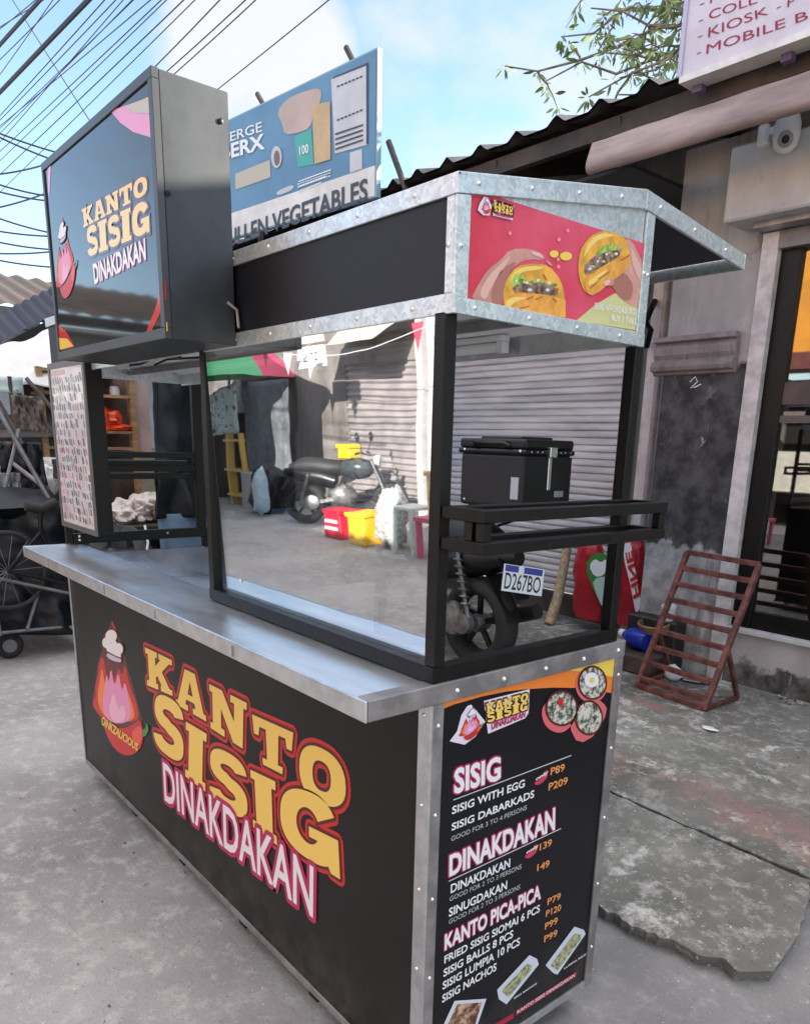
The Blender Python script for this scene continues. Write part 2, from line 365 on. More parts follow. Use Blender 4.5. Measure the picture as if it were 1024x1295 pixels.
def galv():
    m = mat('galvanised', (0.6, 0.66, 0.66), 0.38, metal=0.75, var=0.15, scale=12, bump=0.05, bscale=25)
    nt = m.node_tree; b = nt.nodes['Principled BSDF']
    v = nt.nodes.new('ShaderNodeTexVoronoi'); v.inputs['Scale'].default_value = 130
    t = nt.nodes.new('ShaderNodeTexCoord'); nz = nt.nodes.new('ShaderNodeTexNoise'); nz.inputs['Scale'].default_value = 40
    mixv = nt.nodes.new('ShaderNodeMix'); mixv.data_type = 'RGBA'; mixv.inputs[0].default_value = 0.04
    nt.links.new(t.outputs['Object'], nz.inputs[0]); nt.links.new(t.outputs['Object'], mixv.inputs[6]); nt.links.new(nz.outputs['Color'], mixv.inputs[7])
    nt.links.new(mixv.outputs[2], v.inputs[0])
    r = nt.nodes.new('ShaderNodeValToRGB'); r.color_ramp.elements[0].color = (0.52, 0.57, 0.575, 1); r.color_ramp.elements[1].color = (0.74, 0.8, 0.79, 1)
    sp = nt.nodes.new('ShaderNodeSeparateColor'); nt.links.new(v.outputs['Color'], sp.inputs[0]); nt.links.new(sp.outputs[0], r.inputs[0]); nt.links.new(r.outputs[0], b.inputs['Base Color'])
    return m
M_galv = galv()
M_steel = mat('stainless_top', (0.68, 0.7, 0.71), 0.3, metal=0.85, var=0.14, scale=3.0, bump=0.06, bscale=6, stretch=(0.6, 3, 3))
M_rubber = mat('rubber', (0.02, 0.02, 0.02), 0.8, var=0.3, scale=20)
M_yel = mat('letter_yellow', (0.86, 0.6, 0.13), 0.4)
M_red = mat('letter_red', (0.55, 0.02, 0.015), 0.4)
M_maroon = mat('letter_maroon', (0.1, 0.008, 0.006), 0.4)
M_mag = mat('letter_magenta', (0.45, 0.012, 0.1), 0.4)
M_pink = mat('print_pink', (0.75, 0.28, 0.5), 0.4)
M_orange = mat('print_orange', (0.85, 0.22, 0.03), 0.4)
M_amber = mat('print_amber', (0.85, 0.4, 0.06), 0.4)
M_green = mat('print_green', (0.05, 0.25, 0.06), 0.4)
M_lyel = mat('print_lemon', (0.85, 0.62, 0.1), 0.4)
M_skin = mat('print_skin', (0.6, 0.3, 0.24), 0.4, var=0.15, scale=10)
M_skin2 = mat('print_skin_shade', (0.4, 0.16, 0.12), 0.4)
M_bun = mat('print_bun', (0.75, 0.38, 0.05), 0.4, var=0.2, scale=25)
M_brown = mat('print_patty', (0.1, 0.035, 0.02), 0.5, col2=(0.35, 0.25, 0.2), scale=60)
M_lett = mat('print_lettuce', (0.35, 0.5, 0.08), 0.4, var=0.4, scale=60)

# ------------------------------------------------------------------ ground
def ground_mat(name, base, dark, pale, tint, aggs, seed, crack=False):
    m = bpy.data.materials.new(name); m.use_nodes = True; nt = m.node_tree; L = nt.links; b = nt.nodes['Principled BSDF']
    t = nt.nodes.new('ShaderNodeTexCoord'); mpn = nt.nodes.new('ShaderNodeMapping'); mpn.inputs['Location'].default_value = (seed, seed * 2, 0)
    L.new(t.outputs['Object'], mpn.inputs[0])
    def nz(sc, det, ro=0.6):
        n = nt.nodes.new('ShaderNodeTexNoise'); n.inputs['Scale'].default_value = sc; n.inputs['Detail'].default_value = det; n.inputs['Roughness'].default_value = ro; L.new(mpn.outputs[0], n.inputs[0]); return n.outputs[0]
    def ramp(src, lo, hi):
        r = nt.nodes.new('ShaderNodeMapRange'); r.inputs[1].default_value = lo; r.inputs[2].default_value = hi; L.new(src, r.inputs[0]); return r.outputs[0]
    def mixc(f, a, bb):
        x = nt.nodes.new('ShaderNodeMix'); x.data_type = 'RGBA'; L.new(f, x.inputs[0])
        for k, q in ((6, a), (7, bb)):
            if isinstance(q, tuple): x.inputs[k].default_value = (*q, 1)
            else: L.new(q, x.inputs[k])
        return x.outputs[2]
    c = mixc(ramp(nz(1.3, 5), 0.35, 0.65), dark, base)
    c = mixc(ramp(nz(14, 6, 0.7), 0.5, 0.75), c, pale)
    if tint:
        sy = nt.nodes.new('ShaderNodeSeparateXYZ'); L.new(t.outputs['Object'], sy.inputs[0])
        up = ramp(sy.outputs[1], 1.66, 1.76); dn = ramp(sy.outputs[1], 2.1, 1.9)      # worn strip of old red paint along the joint
        m1 = nt.nodes.new('ShaderNodeMath'); m1.operation = 'MULTIPLY'; L.new(up, m1.inputs[0]); L.new(dn, m1.inputs[1])
        m2 = nt.nodes.new('ShaderNodeMath'); m2.operation = 'MULTIPLY'; L.new(m1.outputs[0], m2.inputs[0]); L.new(ramp(nz(3.5, 6, .7), .42, .62), m2.inputs[1]); c = mixc(m2.outputs[0], c, tint)
        c = mixc(ramp(nz(1.9, 3), 0.6, 0.68), c, tint)
        c = mixc(ramp(nz(3.2, 9, 0.8), 0.55, 0.62), c, tuple(min(1, k * 1.15) for k in pale))
    c = mixc(ramp(nz(.45, 4, .7), .5, .72), c, tuple(k * .8 for k in dark))
    vo = nt.nodes.new('ShaderNodeTexVoronoi'); vo.feature = 'DISTANCE_TO_EDGE'; vo.inputs['Scale'].default_value = .55
    wv = nt.nodes.new('ShaderNodeVectorMath'); wv.operation = 'MULTIPLY_ADD'; nn = nt.nodes.new('ShaderNodeTexNoise'); nn.inputs['Scale'].default_value = 2.2; nn.inputs['Detail'].default_value = 6; L.new(mpn.outputs[0], nn.inputs[0])
    L.new(nn.outputs['Color'], wv.inputs[0]); wv.inputs[1].default_value = (.5, .5, .5); L.new(mpn.outputs[0], wv.inputs[2]); L.new(wv.outputs[0], vo.inputs[0])
    if crack: c = mixc(ramp(vo.outputs['Distance'], .004, .0), c, tuple(k * .35 for k in dark))
    f = ramp(nz(aggs, 3, 0.8), 0.6, 0.74); c = mixc(f, c, tuple(k * 0.5 for k in dark))
    f = ramp(nz(aggs * 1.3, 2, 0.8), 0.66, 0.74); c = mixc(f, c, tuple(min(1, k * 1.35) for k in pale))
    L.new(c, b.inputs['Base Color']); b.inputs['Roughness'].default_value = 0.85; b.inputs['Specular IOR Level'].default_value = 0.3
    bp = nt.nodes.new('ShaderNodeBump'); bp.inputs['Strength'].default_value = 0.5; bp.inputs['Distance'].default_value = 0.012
    ad = nt.nodes.new('ShaderNodeMath'); L.new(nz(aggs, 4, 0.75), ad.inputs[0]); L.new(nz(8, 4), ad.inputs[1]); L.new(ad.outputs[0], bp.inputs['Height']); L.new(bp.outputs[0], b.inputs['Normal'])
    return m
M_road = ground_mat('road_concrete', (0.37, 0.36, 0.365), (0.25, 0.242, 0.246), (0.52, 0.51, 0.51), None, 55, 3.0)
M_walk = ground_mat('walk_concrete', (0.27, 0.265, 0.245), (0.12, 0.118, 0.11), (0.52, 0.5, 0.48), (0.31, 0.185, 0.17), 45, 11.0)
mb = MB(); mb.grid(lambda a, b: (-220 + 440 * a, -220 + 440 * b, 0), 40, 40)
tag(mb.build('road', M_road), kind='structure')

def slab(name, outline, z1, rough=0.0, seed=0, bev=0.012):
    pts = []
    for i in range(len(outline)):
        a, b, jag = outline[i][:2], outline[(i + 1) % len(outline)][:2], outline[i][2]
        L = math.dist(a, b); n = max(1, int(L / 0.018)) if jag and L < 3 else max(1, int(L / .08)) if jag else 1
        for k in range(n):
            t = k / n; x = a[0] + (b[0] - a[0]) * t; y = a[1] + (b[1] - a[1]) * t
            nx, ny = (b[1] - a[1]) / L, -(b[0] - a[0]) / L
            d = jag * (.7 * noise.noise(Vector((x * 4 + seed, y * 4, 0))) + .5 * noise.noise(Vector((x * 15 + seed, y * 15, 3))) + .4 * noise.noise(Vector((x * 42, y * 42, 5)))) if k else 0
            pts.append((x + nx * d, y + ny * d))
    mb = MB()
    i = len(mb.v); n = len(pts)
    tri = tessellate_polygon([[Vector((x, y, 0)) for x, y in pts]])
    zt = lambda y: (z1 - .055 * min(1, max(0, (1.6 - y) / .62))) if z1 == .1 else z1
    mb.v += [Vector((x, y, zt(y) + .004 * noise.noise(Vector((x * 9, y * 9, 2))))) for x, y in pts] + [Vector((x - .02, y + 0.02, -0.01)) for x, y in pts]
    mb.f += [tuple(t) for t in tri]
    for k in range(n): mb.f.append((k, (k + 1) % n, n + (k + 1) % n, n + k))
    return mb.build(name, M_walk)
tag(slab('pavement', [(-9, .98, .0), (-2, .97, .03), (-.216, .962, .035), (.0, .985, .03), (.12, 1.0, .02), (.16, 1.035, .012), (.215, 1.015, .01), (.285, 1.09, .015), (.26, 1.3, .02), (.175, 1.585, .015), (-.3, 1.575, .018), (-.66, 1.592, 0), (-9, 1.59, 0)], 0.1), kind='structure')
tag(slab('pavement', [(-9, 1.6, 0), (-.66, 1.6, .018), (-.3, 1.588, .02), (.2, 1.604, .03), (.8, 1.66, .05), (1.6, 1.68, 0), (9, 1.7, 0), (9, 4.4, 0), (-9, 4.4, 0)], 0.101, seed=5), kind='structure')

# ------------------------------------------------------------------ food cart
L_, D_ = 2.297, 0.606
cart = thing('food_cart', 'black and silver street food cart with yellow KANTO SISIG lettering and a lit-up style sign box on top', 'food cart', (-1.15, 0.3, 0))
cart['label'] = 'black and silver street food cart with yellow KANTO SISIG lettering and a raised sign box'
def P(mb, name, m, parent=None, **k): return mb.build(name, m, parent or cart, **k)
NF, NE = Vector((0, -1, 0)), Vector((1, 0, 0))
# body shell
fp = P(MB().box(-L_ + .012, -.012, .003, .012, .09, 1.005), 'front_panel', M_blackp)
ep = P(MB().box(-.012, -.003, .014, D_ - .006, .09, 1.005), 'menu_panel', M_print)
P(MB().box(-L_ + .02, -.97, .585, .597, .09, 1.0), 'back_panel', M_blackp)
P(MB().box(-.9695, -.02, .585, .597, .09, .66), 'back_panel', M_blackp)
P(MB().box(-L_ + .004, -L_ + .014, .014, D_ - .02, .09, 1.0), 'end_panel', M_blackp)
P(MB().box(-L_ + .02, -.02, .02, .58, .085, .1), 'bottom_panel', M_dkalu)
# trims
for x0, x1, y0, y1, z0, z1, n, m in (
    (-.035, .003, -.003, .003, .077, 1.004, 'corner_trim', M_alu), (-.003, .003, .003, .03, .077, 1.004, 'corner_trim', M_dkalu),
    (-.003, .003, .58, .609, .077, 1.004, 'corner_trim', M_dkalu), (-L_ - .002, -L_ + .012, -.003, .003, .077, 1.004, 'corner_trim', M_alu),
    (-L_ + .0125, -.0355, -.003, .0025, .077, .098, 'bottom_trim', M_dkalu), (-.003, .003, .0305, .5795, .077, .1, 'bottom_trim', M_alu),
    (-L_ - .002, -L_ + .004, .003, .609, .077, .1, 'bottom_trim', M_alu), (-L_ - .002, -L_ + .004, .003, .03, .1, 1.004, 'corner_trim', M_alu)):
    t = P(MB().box(x0, x1, y0, y1, z0, z1), n, m, bev=.001)
    if n == 'corner_trim' and x0 > -.1:
        b = MB()
        for k in range(5):
            z = .2 + k * .19
            if y1 - y0 > .01: b.lathe([(.005, 0), (.0045, .002), (.002, .0035), (0, .004)], (.003, (y0 + y1) / 2, z), (1, 0, 0), 8)
            else: b.lathe([(.005, 0), (.0045, .002), (.002, .0035), (0, .004)], (-.018, -.003, z + .02), (0, -1, 0), 8)
        b.build('bolt', M_bolt, t, smooth=True)
# counter: overhanging front ledge with folded lip, end edge strip, sunken well behind
ct = MB()
def dents(a, b): return 0.0016 * noise.noise(Vector((a * 14, b * 3, 1))) + 0.001 * noise.noise(Vector((a * 40, b * 6, 5)))
ct.grid(lambda a, b: (-L_ + (L_ - .03) * a, -.152 + .205 * b, 1.043 + dents(a, b)), 120, 10)
ct.box(-L_, -.03, -.151, .052, 1.006, 1.036)
P(ct, 'countertop', M_steel, smooth=True)
P(MB().box(-L_, .004, -.158, -.1525, 1.003, 1.0445), 'front_lip', M_alu, bev=.002)
es = P(MB().box(-.03, .006, -.1522, D_ + .003, 1.0045, 1.0455), 'edge_strip', M_dkalu, bev=.002)
P(MB().box(-L_ - .004, -L_, -.158, .0, 1.003, 1.0445), 'edge_strip', M_alu, bev=.001)
b = MB()
for k in range(5): b.lathe([(.006, 0), (.005, .003), (.002, .0045), (0, .005)], (.006, .06 + k * .13, 1.024), (1, 0, 0), 8)
b.build('bolt', M_bolt, es, smooth=True)
for x in (-1.95, -1.35, -.95, -.5): P(MB().box(x - .004, x + .004, -.1595, -.1578, 1.01, 1.035), 'lip_seam', M_dkalu)
P(MB().box(-L_ + .015, -.97, .0585, .58, .855, .869), 'work_surface', M_steel)
P(MB().box(-.969, -.03, .0585, .58, .66, .675), 'work_surface', M_dkalu)
P(MB().box(-.9695, -.962, .0585, .58, .676, 1.04), 'inner_wall', M_steel)
P(MB().box(-L_ + .015, -.03, .0545, .058, .68, 1.043), 'inner_wall', M_steel)
P(MB().box(-L_ + .0145, -L_ + .02, .0585, .58, .87, 1.0), 'inner_wall', mat('splash_steel', (0.6, 0.58, 0.6), 0.12, metal=0.9, var=0.2, scale=5, bump=0.08, bscale=9))
P(MB().box(-L_ + .02, -.97, .58, .5848, .87, 1.0), 'inner_wall', M_steel)
P(MB().box(-.955, -.3, .075, .26, .99, 1.0), 'glass_shelf', M_steel)
# casters
for x in (-2.2, -.09):
    for y in (.07, .53):
        c = P(MB().box(x - .02, x + .02, y - .016, y - .012, .03, .077).box(x - .02, x + .02, y + .012, y + .016, .03, .077), 'caster', M_dkalu)
        MB().lathe([(.02, -.011), (.034, -.01), (.036, 0), (.034, .01), (.02, .011)], (x, y, .036), (0, 1, 0), 18).build('wheel', M_rubber, c, smooth=True)
for x in (-1.75, -1.3, -.85, -.45): P(MB().box(x - .02, x + .02, .01, .05, .045, .0765), 'frame_foot', M_black)
# black frame: base rail, posts
P(MB().box(-.9549, -.0001, .0, .028, 1.0457, 1.077).box(-.0281, 0, .0281, .58, 1.0457, 1.077), 'base_rail', M_black, bev=.0015)
for x, y, z0, z1 in ((-.028, .0015, 1.0775, 1.70), (-.029, .547, 1.0775, 1.70), (-.955, .0015, 1.0457, 1.70)):
    P(MB().box(x, x + .029, y, y + .028, z0, z1), 'frame_post', M_black, bev=.002)
P(MB().box(-2.297, -2.272, .563, .603, 1.087, 1.72), 'frame_post', M_black, bev=.002)
P(MB().box(-2.297, -2.272, .0, .025, 1.046, 1.72), 'frame_post', M_black, bev=.002)
rl = P(MB().box(-2.298, -2.27, .026, .62, 1.045, 1.086), 'base_rail', M_black, bev=.002)
P(MB().box(-2.297, -2.272, .585, .613, .871, 1.044), 'frame_post', M_black, bev=.002)
b = MB()
for y, z in ((.05, 1.075), (.05, 1.06), (.42, 1.07)): b.lathe([(.006, 0), (.004, .003), (0, .004)], (-2.27, y, z), (1, 0, 0), 8)
b.build('bolt', M_bolt, rl, smooth=True)
# glass
gm = bpy.data.materials.new('tinted_glass'); gm.use_nodes = True; nt = gm.node_tree; nt.nodes.clear()
o = nt.nodes.new('ShaderNodeOutputMaterial'); mxs = nt.nodes.new('ShaderNodeMixShader'); tr = nt.nodes.new('ShaderNodeBsdfTransparent'); gl = nt.nodes.new('ShaderNodeBsdfGlossy')
tr.inputs[0].default_value = (.9, .92, .92, 1); gl.inputs['Roughness'].default_value = 0.012; gl.inputs[0].default_value = (.95, .95, .95, 1)
t = nt.nodes.new('ShaderNodeTexCoord'); nz = nt.nodes.new('ShaderNodeTexNoise'); nz.inputs['Scale'].default_value = 2.5; bp = nt.nodes.new('ShaderNodeBump'); bp.inputs['Strength'].default_value = 0.012; bp.inputs['Distance'].default_value = 0.1
nt.links.new(t.outputs['Object'], nz.inputs[0]); nt.links.new(nz.outputs[0], bp.inputs['Height']); nt.links.new(bp.outputs[0], gl.inputs['Normal'])
mxs.inputs[0].default_value = 0.5; nt.links.new(tr.outputs[0], mxs.inputs[1]); nt.links.new(gl.outputs[0], mxs.inputs[2]); nt.links.new(mxs.outputs[0], o.inputs[0])
TILT = -0.03       # the pane leans a little
gp = P(MB().prism([(-.926, .013 - TILT * .3, 1.077), (-.0285, .013 - TILT * .3, 1.077), (-.0285, .013 + TILT * .3, 1.699), (-.926, .013 + TILT * .3, 1.699)], (0, .004, 0)), 'glass_pane', gm)
sm = mat('glass_sticker', (.75, .75, .72), .5)
b = MB()
b.lathe([(.006, 0), (.006, .001)], (-.8, .012 - TILT * .26 - .001, 1.12), (0, -1, 0), 8)
b.build('price_dot', sm, gp)
# side racks: double rails that stick out of each end
def side_rack(x0, sg):
    b = MB(); X = lambda a: x0 + sg * a
    for z in (1.3575, 1.302):
        for a, y0, y1 in ((.006, .03, .545), (.088, .006, .558)):
            b.box(min(X(a), X(a + .022)), max(X(a), X(a + .022)), y0, y1, z, z + .022)
        for y in (.006, .536): b.box(min(X(.0285 if y > .1 else .0025), X(.0878)), max(X(.0285 if y > .1 else .0025), X(.0878)), y, y + .022, z, z + .022)
    for a, y in ((.0885, .008), (.0885, .5355), (.06, .0065)): b.box(min(X(a), X(a + .02)), max(X(a), X(a + .02)), y, y + .02, 1.3242, 1.3573)
    return P(b, 'side_rack', M_black, bev=.0015)
side_rack(.0, 1); side_rack(-2.297, -1)
for z in (1.392, 1.336): P(MB().box(-2.293, -2.271, .026, .562, z, z + .024), 'cross_bar', M_black, bev=.0015)
# canopy
P(MB().box(-2.29, .0, .008, .018, 1.705, 1.893), 'canopy_front', M_fascia)
ce = P(MB().prism([(.006, .012, 1.703), (.006, .535, 1.703), (.006, .535, 1.955), (.006, .508, 1.97), (.006, .012, 1.893)], (.006, 0, 0)), 'canopy_end', M_galv)
P(MB().prism([(-2.303, .012, 1.703), (-2.303, .535, 1.703), (-2.303, .508, 1.97), (-2.303, .012, 1.893)], (.006, 0, 0)), 'canopy_end', M_galv)
P(MB().prism([(-2.31, .002, 1.898), (-2.31, .508, 1.979), (-2.31, .508, 1.983), (-2.31, .002, 1.902)], (2.3305, 0, 0)), 'roof_sheet', M_galv)
P(MB().prism([(-2.305, .51, 1.975), (-2.305, .905, 1.929), (-2.305, .905, 1.932), (-2.305, .51, 1.9782)], (2.318, 0, 0)), 'awning_flap', mat('awning_dark', (.012, .012, .02), .6, var=.2, scale=5))
def strip(pts, th, name='trim_strip', nb=0):
    m = MB().prism(pts, th); o = P(m, name, M_galv, bev=.001)
    if nb:
        b = MB(); a = (Vector(pts[0]) + Vector(pts[3])) / 2; c = (Vector(pts[1]) + Vector(pts[2])) / 2; d = Vector(th)
        for k in range(nb):
            p = a.lerp(c, (k + .35) / nb) + d; b.lathe([(.0042, 0), (.003, .0022), (0, .0032)], p, d, 8)
        b.build('rivet', M_bolt, o, smooth=True)
    return o
x = .0125
strip([(x, .003, 1.872), (x, .508, 1.949), (x, .508, 1.984), (x, .003, 1.903)], (.0075, 0, 0), nb=4)
strip([(x, .5085, 1.949), (x, .91, 1.902), (x, .91, 1.934), (x, .5085, 1.984)], (.0075, 0, 0), nb=3)
strip([(x, .003, 1.695), (x, .545, 1.695), (x, .545, 1.721), (x, .003, 1.721)], (.0075, 0, 0), nb=4)
strip([(x, .003, 1.7215), (x, .034, 1.7215), (x, .034, 1.8762), (x, .003, 1.8715)], (.006, 0, 0), nb=1)
strip([(x, .518, 1.7215), (x, .545, 1.7215), (x, .545, 1.944), (x, .518, 1.947)], (.006, 0, 0), nb=2)
strip([(-2.3, .0075, 1.872), (.0205, .0075, 1.872), (.0205, .0075, 1.903), (-2.3, .0075, 1.903)], (0, -.006, 0), nb=14)
strip([(-2.3, .0075, 1.695), (.0205, .0075, 1.695), (.0205, .0075, 1.7265), (-2.3, .0075, 1.7265)], (0, -.006, 0), nb=14)
strip([(-.006, .0075, 1.727), (.0125, .0075, 1.727), (.0125, .0075, 1.8715), (-.006, .0075, 1.8715)], (0, -.005, 0), nb=1)
strip([(-2.3, .913, 1.902), (.02, .913, 1.902), (.02, .913, 1.934), (-2.3, .913, 1.934)], (0, .004, 0))
mc = mat('ceiling_sheet', (.85, .86, .86), .45, var=.06, scale=6)
P(MB().grid(lambda a, b: (-2.285 + 2.28 * a, .02 + .51 * b, 1.745 + .006 * math.sin(b * 50)), 4, 60), 'canopy_ceiling', mc, smooth=True)
P(MB().box(-2.28, -.005, .3, .318, 1.722, 1.738), 'ceiling_bar', M_dkalu)
P(MB().box(-2.295, .004, .527, .537, 1.697, 1.76), 'ceiling_bar', M_alu)
lp = P(MB().box(-.84, -.335, .478, .51, 1.728, 1.742), 'lamp_holder', M_white, bev=.002)
MB().tube([(-.82, .494, 1.716), (-.355, .494, 1.716)], .0125, 12).build('lamp_tube', mat('lamp_white', (.85, .86, .86), .3), lp, smooth=True)
for x in (-.84, -.3545): MB().box(x, x + .0195, .482, .506, 1.702, 1.7275).build('lamp_socket', M_white, lp)
for s in range(3): P(MB().tube([(-2.0 + s * .1 + k * .1, .1 + .05 * s + .02 * math.sin(k + s), 1.735 - .008 * abs(math.sin(k * .7 + s))) for k in range(6)], .004, 5), 'cable', M_black)

# ---- front print
def metric(mb, loops, eps, grow=0, frame=FRONT):
    if not grow: return put_poly(mb, loops, frame, eps)
    for i in range(14):                              # rounded outline: the shape struck again all round itself
        a = 2 * math.pi * i / 14
        put_poly(mb, [[(p[0] + grow * math.cos(a), p[1] + grow * math.sin(a)) for p in l] for l in loops], frame, eps + i * .00002)
yel, mar, red = MB(), MB(), MB(); e0 = -.003
for k, (l, q) in enumerate(WORDQ):
    for j, lp_ in enumerate(letter_loops(l, q)):
        e = j * .0001 + (k % 3) * .00002; top = 0 if k < 5 else .0004
        metric(red, lp_, e0 + .0005 + e, .019); metric(mar, lp_, e0 + .0012 + e + top, .0085)
        if l in 'SG' and j == 0 or True: metric(yel, lp_, e0 + .0017 + e + top)
red.build('lettering', M_red, fp); mar.build('lettering', M_maroon, fp); yel.build('lettering', M_yel, fp)
DQ = [sight(*a, 1, 0) for a in crop([(128, 735), (748, 1228), (750, 1022), (120, 580)], 170, 790, 3.321)]
mg, wt = MB(), MB()
put_text(mg, 'DINAKDAKAN', DQ, NF, e0 + .0025, .1); put_text(wt, 'DINAKDAKAN', DQ, NF, e0 + .0032, .015)
mg.build('lettering', M_mag, fp); wt.build('lettering', mat('letter_white', (.8, .78, .85), .4), fp)
EM_COL = [('halo', mat('print_dim_red', (.12, .02, .015), .4), 0), ('fl_a', M_red, 1), ('fl_b', M_orange, 2), ('fl_c', M_pink, 3), ('fl_d', mat('print_pink_light', (.82, .45, .62), .4), 4), ('tip', M_red, 1), ('ink1', M_maroon, 4.5), ('ink2', M_maroon, 4.6), ('ink3', M_maroon, 4.7), ('ink4', M_maroon, 4.8), ('hat1', M_white, 6), ('hat2', M_white, 6.1), ('hat3', M_white, 6.2), ('hat4', M_white, 6.3), ('band', mat('print_hat_shade', (.55, .55, .66), .4), 7), ('bowl', M_red, 5), ('bowl2', mat('print_red_light', (.75, .1, .07), .4), 6), ('stem', M_green, 6)]
def emblem(parent, fn, frame, e0, step=.0004, halo=True, text=True, st=None):
    by = {}
    for k, m, lay in EM_COL:
        if k == 'halo' and not halo: continue
        loop = EMBM[k] if k[:3] in ('ink', 'hat') else smooth_loop(EMBM[k], 1)
        put_poly(by.setdefault(m.name, (MB(), m))[0], [[fn(p) for p in loop]], frame, e0 + lay * step)
    for mb_, m in by.values(): mb_.build('emblem', m, parent)
emblem(fp, lambda p: p, FRONT, e0 + .0004)
tq = [sight(*a, 1, 0) for a in crop([(185, 945), (480, 1165), (490, 1110), (195, 880)], 100, 770, 6.477)]
ot = MB(); put_text(ot, 'OINKZALICIOUS', tq, NF, e0 + .0045, .03); ot.build('emblem', M_lyel, fp)

# ---- menu print on the end (x = 0)
EF = (Vector((0, 0, 0)), Vector((0, 1, 0)), Vector((0, 0, 1)), NE)
def e2(p): return (p[1], p[2])
def epx(mb, pts, eps, sm=0):
    l = [e2(sight(*a, 0, 0)) for a in pts]
    if sm: l = smooth_loop(l, sm)
    put_poly(mb, [l], EF, eps)
E0 = -.003
def etext(mb, body, bl, br, hl, hr, eps, bold=.0, x=0.0, base=0.0):
    q = [sight(*bl, 0, x), sight(*br, 0, x), sight(br[0] + .4, br[1] - hr, 0, x), sight(bl[0] + .4, bl[1] - hl, 0, x)]
    put_text(mb, body, q, NE, eps, bold, base)
mb = MB(); c5 = lambda pts: crop(pts, 520, 820, 3.657); c6 = lambda pts: crop(pts, 540, 1080, 4.655)
epx(mb, c5([(131, 290), (200, 262), (330, 225), (440, 202), (540, 190), (660, 183), (760, 185), (860, 195), (948, 213), (962, 38), (640, 122), (380, 190), (138, 255)]), E0 + .0005); mb.build('menu_band', M_orange, ep)
mb = MB(); epx(mb, c5([(575, 140), (660, 115), (740, 104), (840, 112), (952, 138), (962, 36)]), E0 + .001); mb.build('menu_band', M_lyel, ep)
white, thin, hg, hw, pr_ = MB(), MB(), MB(), MB(), MB()
for body, bl, br, hl, hr in (('SISIG', (575.6, 1004), (632.6, 985.7), 30, 28), ('DINAKDAKAN', (569.2, 1108.4), (701.5, 1049), 25, 26), ('KANTO PICA-PICA', (563.2, 1202.4), (683.5, 1136.9), 19, 17)):
    etext(hg, body, bl, br, hl, hr, E0 + .0006, .09); etext(hw, body, bl, br, hl, hr, E0 + .0016, .035)
for body, bl, br, h in (('SISIG WITH EGG', (572.5, 1030.6), (663.8, 995.9), 9.7), ('SISIG DABARKADS', (571.9, 1051.5), (675.8, 1008.9), 9.2), ('DINAKDAKAN', (570.7, 1130.5), (645.3, 1097.2), 10.7), ('SINUGDAKAN', (568.4, 1160.6), (641.4, 1125.1), 10.5),
    ('FRIED SISIG SIOMAI 6 PCS', (562.6, 1219.6), (682.9, 1154.1), 9.4), ('SISIG BALLS 8 PCS', (561.5, 1236.8), (649.1, 1186.3), 9.6), ('SISIG LUMPIA 10 PCS', (560.4, 1252.9), (657.7, 1196), 9.8), ('SISIG NACHOS', (559.8, 1269.5), (628, 1228.2), 9.8)):
    etext(white, body, bl, br, h, h, E0 + .001, .022)
for body, bl, br, h in (('GOOD FOR 3 TO 4 PERSONS', (571, 1065), (666.5, 1024.6), 6), ('GOOD FOR 2 TO 3 PERSONS', (569, 1141.2), (659.9, 1099.3), 6), ('GOOD FOR 2 TO 3 PERSONS', (567.9, 1170.2), (658.1, 1125.1), 6)):
    etext(thin, body, bl, br, h, h, E0 + .001, .0)
for body, bl, br, h in (('P89', (697, 981), (714.2, 975.5), 9.2), ('P209', (694.4, 1000.5), (718, 992), 9), ('139', (683.2, 1076.6), (698, 1070), 8.5), ('149', (680, 1102.6), (695.1, 1096.8), 8.5),
    ('P79', (693, 1145.5), (709.3, 1137.6), 8), ('P120', (691, 1160.6), (709.7, 1152), 8), ('P99', (689.7, 1176.7), (705.4, 1168.5), 8), ('P99', (688.7, 1192.8), (705, 1184.2), 8)):
    etext(pr_, body, bl, br, h, h, E0 + .001, .02)
def rule(a, b, w):
    epx(thin, [(a[0], a[1] - w), (a[0], a[1] + w), (b[0], b[1] + w), (b[0], b[1] - w)], E0 + .0011)
rule((573.8, 1012.6), (722.8, 956), .7); rule((568, 1115.5), (710, 1048.5), .7)
hg.build('lettering', M_mag, ep); hw.build('lettering', M_white, ep); white.build('lettering', M_white, ep); thin.build('lettering', mat('print_grey', (.5, .5, .52), .4), ep); pr_.build('lettering', mat('price_orange', (.8, .3, .08), .4), ep)
mb = MB()
for ox, oy, s in ((676, 990, 1.0), (664, 1083, .95)):
    epx(mb, [(ox, oy), (ox + 7 * s, oy - 3), (ox + 12 * s, oy - 12 * s), (ox + 18 * s, oy - 17 * s), (ox + 17 * s, oy - 6 * s), (ox + 9 * s, oy + 2), (ox + 2, oy + 4)], E0 + .0008, 1)
mb.build('price_splash', mat('splash_red', (.6, .04, .09), .4), ep)
mb = MB(); etext(mb, 'only', (678, 989), (693, 980), 5, 5, E0 + .0014, .03); etext(mb, 'only', (666, 1082), (681, 1073), 5, 5, E0 + .0014, .03); mb.build('lettering', M_white, ep)
# bottom red ribbons
mb = MB(); epx(mb, [(653, 1286), (729, 1236), (730.5, 1229), (654, 1279)], E0 + .0008); epx(mb, [(610, 1312), (650, 1289), (650.5, 1282), (611, 1305)], E0 + .0008); mb.build('menu_band', mat('ribbon_red', (.4, .01, .04), .4), ep)
mb = MB(); etext(mb, 'KANTO SISIG DINAKDAKAN', (654.5, 1283), (727, 1236), 4, 4, E0 + .0013, .02); mb.build('lettering', M_white, ep)
